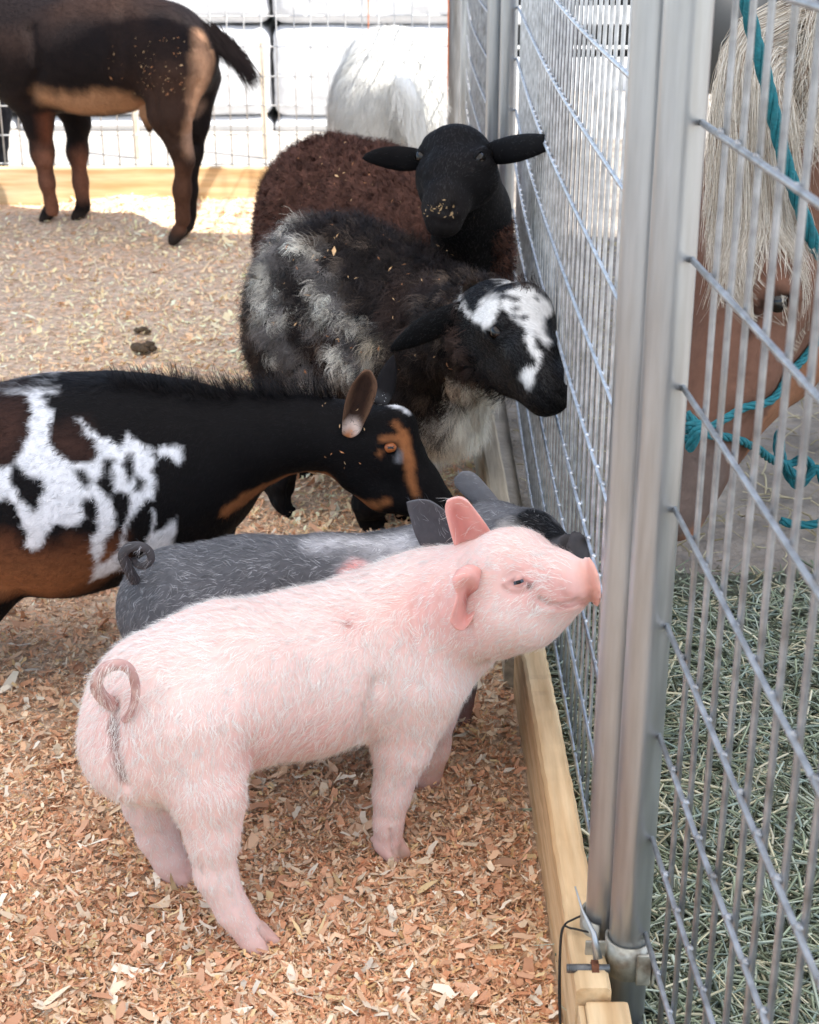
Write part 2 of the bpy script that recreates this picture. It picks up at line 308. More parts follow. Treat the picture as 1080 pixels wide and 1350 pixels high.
# ------------------------------------------------------------------ fence panels
def pipe(name, x, y, z0, z1, r, parent, m='galv'):
    mb = MB(); z = np.linspace(z0, z1, 8); mb.tube(np.stack([np.full(8, x), np.full(8, y), z], 1), r, 40)
    return mb.build(name, M[m], parent)
def panel(p0, p1, pr0, pr1, zh, nz, dz, dv, label, bulge=0.0, r=.0026, top=1.62, wseed=1, rp=.020, off=0.0, wm='wire', pm='galv'):
    """p0, p1: upright centres in xy; zh: height of the lowest wire"""
    a, b = np.array(p0, float), np.array(p1, float); d = nrm(b - a); L = np.linalg.norm(b - a); n_ = np.array((d[1], -d[0]))
    rt = root('wire_panel', ((a[0] + b[0]) / 2, (a[1] + b[1]) / 2, 0), label, 'fence panel', 'welded wire pen panels')
    if pr0: pipe('upright', a[0], a[1], 0, top, rp, rt, pm)
    if pr1: pipe('upright', b[0], b[1], 0, top, rp, rt, pm)
    mb = MB(); mb.tube([(a[0], a[1], top), (b[0], b[1], top)], rp, 20); mb.build('top_rail', M['galv'], rt)
    q = np.random.default_rng(wseed); mb = MB()
    def off_(s, z): # sideways bow of the mesh
        return bulge * (math.sin(math.pi * s) ** .8) * (1 - .25 * math.cos(z * 5)) if bulge else 0.0
    nv = int((L - 2 * rp) / dv)
    zt = top
    for k in range(nv):
        s = (rp + dv * (k + .5) + q.normal(0, .0018)) / L
        if s > 1 - rp / L: continue
        zz = np.linspace(zh - .03, zt, 9 if bulge else 4); base = a + d * L * s; w1, w2 = q.normal(0, .0012, 2)
        P = [(*(base + n_ * (off_(s, z) + r * 2 + off) + d * (w1 + w2 * math.sin(z * 4))), z) for z in zz]
        mb.tube(P, r, 6)
    for k in range(nz):
        z = zh + k * dz
        if z > top: break
        ss = np.linspace(rp * .3 / L, 1 - rp * .3 / L, 26)
        P = [(*(a + d * L * s + n_ * (off_(s, z) + off)), z + .002 * math.sin(s * 9 + k) - .0 * s) for s in ss]
        mb.tube(P, r, 6)
    for k in range(nz if L > 1 and wm in ('wire', 'wireb') else 0):
        z = zh + k * dz
        for kk in range(nv):
            s = (rp + dv * (kk + .5)) / L
            if z > 1.3 or s > 1 - rp / L: continue
            c = a + d * L * s + n_ * (off_(s, z) + off + r); c = c - n_ * r * .6; mb.tube([(*(c - d * r * 1.3), z), (*(c - d * r * .6), z), (*(c + d * r * .6), z), (*(c + d * r * 1.3), z)], [r * .8, r * 1.22, r * 1.22, r * .8], 6)
    mb.build('wire_mesh', M[wm], rt)
    return rt
NP = (.218, 1.30)
panel((.312, -.80), NP, True, True, .058, 14, .112, .0535, 'near wire panel with the horse behind it', 0, r=.0028, wseed=2, off=.013)
panel((NP[0] - .019, NP[1] + .038), (.221, 3.68), True, True, .05, 14, .112, .054, 'long wire panel the pink piglet and spotted faced sheep push against', -.012, wseed=3, off=.020, wm='wireb')
panel((.194, 3.72), (.190, 5.50), True, True, .06, 14, .105, .054, 'wire panel behind the black headed sheep, ending at the corner', -.01, wseed=4)
panel((-2.27, 5.66), (.155, 5.63), True, True, .138, 13, .1, .057, 'back wire panel in front of the white wrapped bales', 0, wseed=5, r=.0023, wm='wirew', pm='galvold', rp=.026)
panel((-4.75, 5.66), (-2.32, 5.66), True, True, .138, 13, .1, .057, 'back wire panel beyond the brown goat, mostly outside the view', 0, wseed=6, r=.0023, wm='wirew')
# clamp joining the two near uprights
z = .13; r0 = root('pipe_clamp', (NP[0] - .015, NP[1], z), 'worn steel clamp with a rusty bolt round the near double upright', 'clamp')
def arcband(mb, c, r, a0, a1, z0, z1, th, n=28):
    a = np.linspace(a0, a1, n); V = []
    for q in a:
        for rr_, zz in ((r, z0), (r + th, z0), (r + th, z1), (r, z1)): V.append((c[0] + math.cos(q) * rr_, c[1] + math.sin(q) * rr_, zz))
    Q = [(i * 4 + j, i * 4 + (j + 1) % 4, (i + 1) * 4 + (j + 1) % 4, (i + 1) * 4 + j) for i in range(n - 1) for j in range(4)] + [(0, 3, 2, 1), ((n - 1) * 4, (n - 1) * 4 + 1, (n - 1) * 4 + 2, (n - 1) * 4 + 3)]
    mb.add(V, Q)
M['clamp'] = mat('worn_clamp', (.42, .40, .34), .45, .6, nscale=40, namt=.3, base2=(.16, .10, .06), f0=.52, f1=.72, bump=.3, bscale=80)
mb = MB(); arcband(mb, NP, .0205, R(150), R(325), z - .012, z + .026, .003)
arcband(mb, (NP[0] - .019, NP[1] + .038), .0225, R(120), R(250), z - .012, z + .026, .003)
mb.box((NP[0] - .034, NP[1] - .008, z + .007), (.02, .003, .038), bev=.001)
mb.build('band', M['clamp'], r0)
mb = MB(); mb.box((NP[0] + .012, NP[1] - .026, z + .005), (.014, .004, .036), bev=.0015); mb.box((NP[0] + .022, NP[1] - .021, z + .003), (.003, .012, .034), bev=.001); mb.build('flange', M['clamp'], r0)
bp = np.array((NP[0] - .030, NP[1] - .030, z + .01))
mb = MB(); mb.tube([bp + (-.034, 0, 0), bp + (.008, 0, 0)], .0042, 12)
for k in range(16):
    t = -.033 + k * .0017; mb.tube([bp + (t, 0, 0), bp + (t + .0008, 0, 0)], .0047, 12)
mb.build('bolt', M['bolt'], r0)
mb = MB(); mb.tube([bp + (-.010, 0, 0), bp + (-.003, 0, 0)], .0085, 6); mb.build('nut', M['rust'], r0, smooth=False)
# wire tie from the clamp to the board
mb = MB(); c0 = bp + (-.004, .0, .012)
mb.tube([c0 + (0, 0, 0), c0 + (-.004, .01, .022), c0 + (-.014, .03, .036), c0 + (-.020, .045, .052)], [.005, .003, .0012, .0009], 8)
mb.build('wire_hook', M['galv'], r0)
# black twine round the board
def spline(P, n=40):
    P = np.asarray(P, float); t = np.linspace(0, len(P) - 1, n); i = np.clip(t.astype(int), 0, len(P) - 2); f = (t - i)[:, None]
    g_ = lambda k: P[np.clip(k, 0, len(P) - 1)]
    p0_, p1_, p2_, p3_ = g_(i - 1), g_(i), g_(i + 1), g_(i + 2)
    return .5 * ((2 * p1_) + (-p0_ + p2_) * f + (2 * p0_ - 5 * p1_ + 4 * p2_ - p3_) * f ** 2 + (-p0_ + 3 * p1_ - 3 * p2_ + p3_) * f ** 3)
by = 1.335; bX = bx(by)
mb = MB()
mb.tube(spline([(bX + .05, by + .0, .150), (bX + .03, by + .006, .153), (bX + .008, by, .150), (bX - .004, by - .004, .138), (bX - .006, by - .02, .09), (bX - .005, by - .035, .04), (bX - .008, by - .045, .01)]), .0011, 6)
mb.tube(spline([(bX + .05, by - .006, .146), (bX + .025, by - .014, .1445), (bX + .005, by - .008, .1445), (bX - .0045, by - .002, .136), (bX - .007, by - .024, .08), (bX - .004, by - .03, .03)]), .0011, 6)
tag(mb.build('twine', M['twine']), 'thin black twine looped over the edge board by the near upright', 'twine')
# ------------------------------------------------------------------ wrapped bales, stakes and trailer behind
M['wrap'] = mat('white_bale_wrap', (.64, .64, .645), .42, nscale=5, namt=.05, bump=.5, bscale=7, bdist=.02)
def bale(c, d, seed, label):
    """soft-cornered wrapped bale: super-ellipsoid block with sagging wrap"""
    n = 34; u = np.linspace(-1, 1, n); V = []; Q = []; k = 0
    for ax in range(3):
        for sg in (-1, 1):
            A, B = np.meshgrid(u, u, indexing='ij'); P = np.zeros((n, n, 3)); P[..., ax] = sg; P[..., (ax + 1) % 3] = A; P[..., (ax + 2) % 3] = B
            V.append(P.reshape(-1, 3)); i, j = np.meshgrid(np.arange(n - 1), np.arange(n - 1), indexing='ij')
            q = np.stack([i * n + j, (i + 1) * n + j, (i + 1) * n + j + 1, i * n + j + 1], -1).reshape(-1, 4)
            Q.append((q if sg > 0 else q[:, ::-1]) + k); k += n * n
    V = np.vstack(V); h = np.array(d) / 2; S = V * h; rc = .055
    inner = np.clip(S, -h + rc, h - rc); S = inner + nrm(S - inner) * rc
    S += nrm(V) * (.012 * fbm(S + seed, 4, seed) + .006 * fbm(S * (1, 1, 4) + seed, 8, seed + 1))[:, None] + V * np.array((0, .02, 0)) * (1 - np.abs(V[:, [2]])) 
    r_ = root('wrapped_bale', (c[0], c[1], c[2] - h[2]), label, 'bale', 'white wrapped bales stacked behind the pen')
    make_obj('wrap', S + np.array(c), np.vstack(Q), M['wrap'], r_)
YB = 7.3
def bz(py): return W(540, py, YB)[2]
def bxx(px): return W(px, 100, YB)[0]
rows = [(W(0, 250, YB)[2] - .12, bz(155)), (bz(154), bz(34)), (bz(33), bz(31) + .42), (bz(31) + .43, bz(31) + .85)]
nm = ['bottom', 'second', 'third', 'fourth']
for ri, (z0, z1) in enumerate(rows):
    cols = [(bxx(360), bxx(360) + 1.04, 'right of the gap by the white goat'), (bxx(354) - 1.15, bxx(354), 'behind the tail of the brown goat'), (bxx(354) - 2.32, bxx(354) - 1.17, 'behind the belly of the brown goat')]
    for ci, (x0, x1, wh) in enumerate(cols):
        z0_ = max(z0, -.01); dx = .012 * ((ri * 3 + ci) % 3)
        bale(((x0 + x1) / 2 + dx, YB + .5, (z0_ + z1) / 2), (x1 - x0, 1.0, z1 - z0_), ri * 7 + ci, f'white plastic wrapped bale in the {nm[ri]} row, {wh}')
M['stake'] = mat('pale_stake', (.62, .52, .40), .8, nscale=20, namt=.2)
for px, lab in ((181, 'thin pale stake behind the wire under the brown goat'), (350, 'thin pale stake beside the bale gap left of the brown sheep')):
    mb = MB(); c = W(px, 200, 6.6); mb.box((c[0], 6.6, .22), (.022, .022, .46), bev=.002); tag(mb.build('stake', M['stake'], smooth=False), lab, 'stake', 'stakes behind the pen')
M['orange'] = mat('orange_twine', (.75, .22, .08), .7)
for px, z0, z1, lab in ((485, .52, 1.6, 'orange twine strand hanging on the back wire above the white goat'), (590, .3, 1.6, 'orange twine strand hanging beside the corner upright')):
    c = W(px, 50, 5.6); mb = MB(); mb.tube([(c[0] + .003 * math.sin(k), 5.615, z0 + (z1 - z0) * k / 8) for k in range(9)], .0022, 6); tag(mb.build('hanging_twine', M['orange']), lab, 'twine', 'orange twine on the back wire')
# stock trailer with white slats far behind the corner
M['white'] = mat('white_paint', (.78, .79, .80), .4, nscale=4, namt=.06)
M['black'] = mat('black_rubber', (.015, .017, .018), .6)
YT = 8.6; r0 = root('livestock_trailer', (2.4, YT + .8, 0), 'low dark livestock trailer with white side slats behind the pen corner', 'trailer')
x0t, x1t = W(543, 40, YT)[0], 6.0
def tz(py): return W(540, py, YT)[2]
mb = MB(); mb.box(((x0t + x1t) / 2, YT + .9, 1.0), (x1t - x0t, 1.6, 1.7), bev=.02); mb.build('body', M['black'], r0)
for i, (a_, b_) in enumerate(((190, 77), (66, 62), (33, 9), (-20, -40), (-70, -100), (-130, -160))):
    mb = MB(); za, zb = tz(a_), tz(b_); mb.box(((x0t + x1t) / 2, YT + .06, (za + zb) / 2), (x1t - x0t + .04, .06, zb - za), bev=.008); mb.build('slat', M['white'], r0)
for X in (1.6, 3.1):
    mb = MB(); th = np.linspace(0, 1, 2); mb.tube([(X, YT - .12, .3), (X, YT + .1, .3)], .3, 40); w_ = mb.build('wheel', M['black'], r0)
    mb = MB(); mb.tube([(X, YT - .13, .3), (X, YT - .115, .3)], .16, 32); mb.build('rim', M['white'], w_)
# ------------------------------------------------------------------ fabric roof shading the pens
def fabric():
    m = bpy.data.materials.new('tent_fabric'); m.use_nodes = True; nt = m.node_tree; nt.nodes.clear(); N = nt.nodes; L = nt.links
    o = N.new('ShaderNodeOutputMaterial'); d = N.new('ShaderNodeBsdfDiffuse'); t = N.new('ShaderNodeBsdfTranslucent'); mx = N.new('ShaderNodeMixShader')
    d.inputs[0].default_value = (.85, .85, .83, 1); t.inputs[0].default_value = (.92, .90, .87, 1); mx.inputs[0].default_value = .5
    L.new(d.outputs[0], mx.inputs[1]); L.new(t.outputs[0], mx.inputs[2]); L.new(mx.outputs[0], o.inputs[0]); return m
r0 = root('tent_roof', (0, 1.5, 2.9), 'white translucent fabric roof stretched over the pens, outside the view', 'tent')
def roofz(P): return 2.75 + .35 * (1 - np.abs(P[:, 0] - .9) / 4.2) + .02 * noise(P, 1.5, 3)
X, Y = np.meshgrid(np.linspace(-3.4, 3.3, 40), np.linspace(-3.6, 4.42, 40), indexing='ij'); P = np.stack([X, Y, X * 0], -1).reshape(-1, 3); P[:, 1] += .0; e_ = P[:, 1] > 4.2; P[e_, 1] -= .28 + .04 * np.clip((P[e_, 0] - .6) / .6, 0, 1); P[:, 2] = roofz(P)
i, j = np.meshgrid(np.arange(39), np.arange(39), indexing='ij'); Q = np.stack([i * 40 + j, (i + 1) * 40 + j, (i + 1) * 40 + j + 1, i * 40 + j + 1], -1).reshape(-1, 4)
make_obj('fabric', P, Q, fabric(), r0)
# ------------------------------------------------------------------ bodies: one smooth surface grown from tapered limbs
def seg(a, b, ra, rb, k=.02, op=1): return (np.array(a, float), np.array(b, float), ra, rb, k, op)
def chain(pts, k=.02):
    """pts: list of (px, py, Y, r)"""
    q = [(W(p[0], p[1], p[2]), p[3]) for p in pts]
    return [seg(q[i][0], q[i + 1][0], q[i][1], q[i + 1][1], k) for i in range(len(q) - 1)]
def ball(p, r, k=.02, sc=(1, 1, 1), ax=None, op=1): return ('e', np.array(p, float), np.array(sc, float) * r, np.eye(3) if ax is None else np.asarray(ax, float), k, op)
def grow(prims, h, floor=-.02):
    lo = np.full(3, 1e9); hi = -lo
    for p in prims:
        if p[0] is 'e' or isinstance(p[0], str): c = p[1]; r = p[2].max(); lo = np.minimum(lo, c - r); hi = np.maximum(hi, c + r)
        else:
            for c, r in ((p[0], p[2]), (p[1], p[3])): lo = np.minimum(lo, c - r); hi = np.maximum(hi, c + r)
    lo -= 5 * h; hi += 5 * h; lo[2] = max(lo[2], floor); n = np.ceil((hi - lo) / h).astype(int) + 1
    F = np.full(n, 1.0, np.float32)
    for p in prims:
        e = isinstance(p[0], str); k = p[4]
        if e: l, u = p[1] - p[2].max(), p[1] + p[2].max()
        else: l, u = np.minimum(p[0] - p[2], p[1] - p[3]), np.maximum(p[0] + p[2], p[1] + p[3])
        i0 = np.clip(((l - 2.2 * k - 3 * h - lo) / h).astype(int), 0, n - 1); i1 = np.clip(((u + 2.2 * k + 3 * h - lo) / h).astype(int) + 1, 1, n)
        ax = [(lo[d] + np.arange(i0[d], i1[d]) * h).astype(np.float32) for d in range(3)]
        X, Y, Z = np.meshgrid(*ax, indexing='ij', sparse=True); s = np.s_[i0[0]:i1[0], i0[1]:i1[1], i0[2]:i1[2]]
        if e:
            c = p[1]; A = p[3]; q = [(X - c[0]) * A[d, 0] + (Y - c[1]) * A[d, 1] + (Z - c[2]) * A[d, 2] for d in range(3)]; r = p[2]
            k0 = np.sqrt(sum((q[d] / r[d]) ** 2 for d in range(3))); k1 = np.sqrt(sum((q[d] / r[d] ** 2) ** 2 for d in range(3)))
            D = k0 * (k0 - 1) / np.maximum(k1, 1e-6)
        else:
            a, b = p[0], p[1]; ba = b - a; L2 = max(ba.dot(ba), 1e-10)
            t = np.clip(((X - a[0]) * ba[0] + (Y - a[1]) * ba[1] + (Z - a[2]) * ba[2]) / L2, 0, 1)
            D = np.sqrt((X - a[0] - t * ba[0]) ** 2 + (Y - a[1] - t * ba[1]) ** 2 + (Z - a[2] - t * ba[2]) ** 2) - (p[2] + (p[3] - p[2]) * t)
        G_ = F[s]
        if p[5] > 0:
            hh = np.maximum(k - np.abs(G_ - D), 0) / k; F[s] = np.minimum(G_, D) - hh * hh * k * .25
        else:
            hh = np.maximum(k - np.abs(G_ + D), 0) / k; F[s] = np.maximum(G_, -D) + hh * hh * k * .25
    # surface nets
    S = F < 0; cs = np.zeros(np.array(F.shape) - 1, np.int8)
    cor = [(a, b, c) for a in (0, 1) for b in (0, 1) for c in (0, 1)]; sl_ = lambda A, a, b, c: A[a:A.shape[0] - 1 + a, b:A.shape[1] - 1 + b, c:A.shape[2] - 1 + c]
    for c in cor: cs += sl_(S, *c)
    act = (cs > 0) & (cs < 8); I = np.argwhere(act); idx = np.full(act.shape, -1, np.int64); idx[act] = np.arange(len(I))
    fv = {c: F[I[:, 0] + c[0], I[:, 1] + c[1], I[:, 2] + c[2]] for c in cor}
    acc = np.zeros((len(I), 3)); cnt = np.zeros(len(I))
    for c in cor:
        for d in range(3):
            if c[d] == 0:
                c2 = tuple(1 if q == d else c[q] for q in range(3)); fa, fb = fv[c], fv[c2]; m = (fa < 0) != (fb < 0)
                t = np.where(m, fa / np.where(m, fa - fb, 1), 0); P = np.tile(np.array(c, float), (len(I), 1)); P[:, d] = t
                acc[m] += P[m]; cnt[m] += 1
    V = lo + (I + acc / cnt[:, None]) * h; Q = []
    for d in range(3):
        e1, e2 = (d + 1) % 3, (d + 2) % 3; a = [slice(None)] * 3; b = [slice(None)] * 3; a[d] = slice(0, -1); b[d] = slice(1, None)
        A, B = S[tuple(a)], S[tuple(b)]
        for flip, m in ((0, A & ~B), (1, ~A & B)):
            E = np.argwhere(m); E = E[(E[:, e1] > 0) & (E[:, e2] > 0) & (E[:, e1] < act.shape[e1]) & (E[:, e2] < act.shape[e2])]
            q = []
            for o1, o2 in ((0, 0), (-1, 0), (-1, -1), (0, -1)):
                e_ = E.copy(); e_[:, e1] += o1; e_[:, e2] += o2; q.append(idx[e_[:, 0], e_[:, 1], e_[:, 2]])
            q = np.stack(q, 1); q = q[(q >= 0).all(1)]; Q.append(q if not flip else q[:, ::-1])
    Q = np.concatenate(Q)
    for _ in range(2): V = relax(V, Q, .5)
    return V, Q
def relax(V, Q, w_=.5):
    acc = np.zeros_like(V); cnt = np.zeros(len(V))
    for a, b in ((0, 1), (1, 2), (2, 3), (3, 0)):
        for i, j in ((Q[:, a], Q[:, b]), (Q[:, b], Q[:, a])):
            for d in range(3): acc[:, d] += np.bincount(i, V[j, d], len(V))
            cnt += np.bincount(i, minlength=len(V))
    return V * (1 - w_) + w_ * acc / np.maximum(cnt, 1)[:, None]
def vnormals(V, Q):
    n = np.cross(V[Q[:, 2]] - V[Q[:, 0]], V[Q[:, 3]] - V[Q[:, 1]]); N = np.zeros_like(V)
    for a in range(4):
        for d in range(3): N[:, d] += np.bincount(Q[:, a], n[:, d], len(V))
    return nrm(N)
class Skin:
    def __init__(s, prims, h):
        s.V, s.Q = grow(prims, h); s.fix(); s.part = np.zeros(len(s.V), int); s.inner = np.zeros(len(s.V), bool); s.h = h
    def fix(s): s.N = vnormals(s.V, s.Q); s._t = None
    def tree(s):
        if s._t is None: s._t = BVHTree.FromPolygons(s.V.tolist(), s.Q.tolist())
        return s._t
    def hit(s, px, py):
        """the surface point seen at a place of the frame (near side), with its normal"""
        d = W(px, py, 3.0) - np.array((0, 0, CAM_H)); r = s.tree().ray_cast(Vector((0, 0, CAM_H)), Vector(nrm(d)))
        if r[0] is None:
            best = None
            for f in np.linspace(.5, 8, 90):
                p = np.array((0, 0, CAM_H)) + nrm(d) * f; q = s.tree().find_nearest(Vector(p))
                if q[0] is not None and (best is None or q[3] < best[3]): best = q
            r = best
        return np.array(r[0]), np.array(r[1])
    def pt(s, px, py): return s.hit(px, py)[0]
    def line(s, pts): return np.array([s.pt(*p[:2]) for p in pts])
    def dist(s, L, P=None):
        P = s.V if P is None else P; L = np.atleast_2d(L); best = np.full(len(P), 9.0)
        if len(L) == 1: return np.linalg.norm(P - L[0], axis=1)
        for a, b in zip(L[:-1], L[1:]):
            ba = b - a; t = np.clip((P - a) @ ba / max(ba @ ba, 1e-12), 0, 1); best = np.minimum(best, np.linalg.norm(P - a - t[:, None] * ba, axis=1))
        return best
    def crease(s, pts, w_, dep):
        L = s.line(pts); d = s.dist(L); s.V = s.V - s.N * (dep * np.exp(-(d / w_) ** 2))[:, None]
    def add(s, V, Q, part=1):
        z = np.zeros(len(V), bool)
        if part in (1, 3): z[:len(V) // 2] = True
        s.inner = np.concatenate([s.inner, z])
        s.Q = np.vstack([s.Q, np.asarray(Q) + len(s.V)]); s.V = np.vstack([s.V, V]); s.part = np.concatenate([s.part, np.full(len(V), part)]); s.fix()
def blend(C, c, m): m = np.clip(m, 0, 1)[:, None]; return C * (1 - m) + np.asarray(c) * m
def sm(d, r, s=.005): return np.clip((r - d) / s * .5 + .5, 0, 1)
def patch(C, S, L, r, c, seed=0, ragged=.35, rs=40, soft=.006, P=None):
    """a coat patch along a line of surface points, with a ragged outline"""
    P = S.V if P is None else P; L = np.asarray(L); d = S.dist(L, P)
    if np.ndim(r):
        rr = np.zeros(len(P)); best = np.full(len(P), 9.)
        for i in range(len(L)):
            di = np.linalg.norm(P - L[i], axis=1); rr = np.where(di < best, r[i], rr); best = np.minimum(best, di)
        r = rr
    return blend(C, c, sm(d + ragged * fbm(P, rs, seed) * np.minimum(r, .03), r, soft))
def polyd(P2, poly):
    """signed distance (inside positive) of points (n,2) to a closed outline"""
    poly = np.asarray(poly, float); d = np.full(len(P2), 9.); ins = np.zeros(len(P2), bool)
    for a, b in zip(poly, np.roll(poly, -1, 0)):
        e = b - a; w_ = P2 - a; t = np.clip(w_ @ e / max(e @ e, 1e-12), 0, 1); d = np.minimum(d, np.linalg.norm(w_ - t[:, None] * e, axis=1))
        c = ((a[1] > P2[:, 1]) != (b[1] > P2[:, 1])) & (P2[:, 0] < (b[0] - a[0]) * (P2[:, 1] - a[1]) / (b[1] - a[1] + 1e-12) + a[0]); ins ^= c
    return np.where(ins, d, -d)
def side_poly(S, pts, sc, ox, oy):
    """a marking outlined on the flank: frame places -> side plane (x, z) of the body"""
    L = np.array([S.pt(ox + x / sc, oy + y / sc) for x, y in pts]); return L[:, [0, 2]]
def mark(C, P, poly, c, soft=.003, rag=.004, rs=110, seed=0, grow_=0):
    W2 = P[:, [0, 2]] + np.stack([noise(P, rs, seed), noise(P, rs, seed + 5)], 1) * rag * .6 + np.stack([noise(P, rs / 3, seed + 2), noise(P, rs / 3, seed + 7)], 1) * rag * .5
    return blend(C, c, np.clip((polyd(W2, poly) + grow_) / soft * .5 + .5, 0, 1))
def ear(B, T, side, w_, cup, th=.003, prof=None, nu=22, nv=13, bend=None, tipcurl=0.0):
    """ear shell: base B, tip T, side vector; returns V, Q"""
    B, T = np.array(B, float), np.array(T, float); ax = T - B; L = np.linalg.norm(ax); sd = nrm(np.array(side, float) - nrm(ax) * np.dot(side, nrm(ax))); nn = np.cross(nrm(ax), sd)
    prof = prof or (lambda t: (math.sin(math.pi * min(.04 + t * .96, 1) ** .75)) ** .7)
    V = []
    for face in (1, -1):
        for i in range(nu):
            t = i / (nu - 1); wd = max(w_ * prof(t), .0008); ctr = B + ax * t
            if bend is not None: ctr = ctr + np.array(bend) * math.sin(math.pi * t * .5) ** 2
            if tipcurl: ctr = ctr + nn * tipcurl * t ** 3
            for j in range(nv):
                q = -1 + 2 * j / (nv - 1); e = th * .5 * (1 - abs(q) ** 6 * .9) * (1 - .5 * t)
                V.append(ctr + sd * wd * math.sin(q * 1.25) / math.sin(1.25) + nn * (cup * wd * (1 - math.cos(q * 1.35)) + face * e))
    Q = []; o = nu * nv
    for i in range(nu - 1):
        for j in range(nv - 1):
            a = i * nv + j; Q.append((a, a + 1, a + nv + 1, a + nv)); Q.append((o + a, o + a + nv, o + a + nv + 1, o + a + 1))
    for i in range(nu - 1):
        a = i * nv; Q.append((a, a + nv, o + a + nv, o + a)); a += nv - 1; Q.append((a, o + a, o + a + nv, a + nv))
    for j in range(nv - 1):
        Q.append((j, o + j, o + j + 1, j + 1)); a = (nu - 1) * nv + j; Q.append((a, a + 1, o + a + 1, o + a))
    return np.array(V), np.array(Q)
def earpatch(rows, Yr, th=.004, nu=26, nv=20):
    """freeform ear: rows of (px, py, towards-viewer offset in metres), base row first; returns V, Q (inner half first)"""
    A = np.array([[W(p[0], p[1], Yr - p[2]) for p in r] for r in rows]); U = np.stack([spline(A[:, j], nu) for j in range(A.shape[1])], 1); Gd = np.stack([spline(U[i], nv) for i in range(nu)], 0)
    N_ = nrm(np.cross(np.gradient(Gd, axis=0), np.gradient(Gd, axis=1))); N_ *= np.sign(-(N_[..., 1].mean())); e = (1 - np.abs(np.linspace(-1, 1, nv)) ** 8 * .85)[None, :, None] * np.linspace(1, .6, nu)[:, None, None]
    V = np.concatenate([(Gd + N_ * th * .5 * e).reshape(-1, 3), (Gd - N_ * th * .5 * e).reshape(-1, 3)]); Q = []; o = nu * nv
    for i in range(nu - 1):
        for j in range(nv - 1): a = i * nv + j; Q += [(a, a + 1, a + nv + 1, a + nv), (o + a, o + a + nv, o + a + nv + 1, o + a + 1)]
        a = i * nv; Q.append((a, a + nv, o + a + nv, o + a)); a += nv - 1; Q.append((a, o + a, o + a + nv, a + nv))
    for j in range(nv - 1): a = (nu - 1) * nv + j; Q += [(j, o + j, o + j + 1, j + 1), (a, a + 1, o + a + 1, o + a)]
    Q = np.array(Q); f = Q[0]; n0 = np.cross(V[f[1]] - V[f[0]], V[f[2]] - V[f[0]])
    return V, (Q if n0.dot(N_[0, 0]) > 0 else Q[:, ::-1])
def flowfield(keys, P, N):
    """keys: list of (point, dir); direction at P by inverse distance, laid into the surface"""
    K = np.array([k[0] for k in keys]); D = nrm(np.array([k[1] for k in keys])); out = np.zeros_like(P); 
    for i in range(0, len(P), 20000):
        p = P[i:i + 20000]; w_ = 1 / (((p[:, None] - K[None]) ** 2).sum(-1) + 2e-4) ** 2; out[i:i + 20000] = w_ @ D
    out -= N * (out * N).sum(1, keepdims=True); return nrm(out)
def flow_px(S, arrows):
    ks = []
    for (x, y, dx, dy) in arrows:
        p, n = S.hit(x, y); Y = p[1]; ks.append((p, W(x + dx, y + dy, Y) - W(x, y, Y)))
    return ks
def sample(S, n, seed, mask=None):
    q = np.random.default_rng(seed); Q = S.Q; a = np.linalg.norm(np.cross(S.V[Q[:, 2]] - S.V[Q[:, 0]], S.V[Q[:, 3]] - S.V[Q[:, 1]]), axis=1)
    if mask is not None: a = a * mask[Q].mean(1)
    # hairs matter where the frame can see them: fewer on surfaces turned away
    fc = S.V[Q].mean(1); vd = nrm(np.array((0, 0, CAM_H)) - fc); fac = (nrm(S.N[Q].mean(1)) * vd).sum(1); a = a * np.where(fac > -.15, 1, .3)
    f = q.choice(len(Q), n, p=a / a.sum()); u, v = q.random((2, n, 1))
    mixq = lambda A: (A[Q[f, 0]] * (1 - u) + A[Q[f, 1]] * u) * (1 - v) + (A[Q[f, 3]] * (1 - u) + A[Q[f, 2]] * u) * v
    return f, mixq
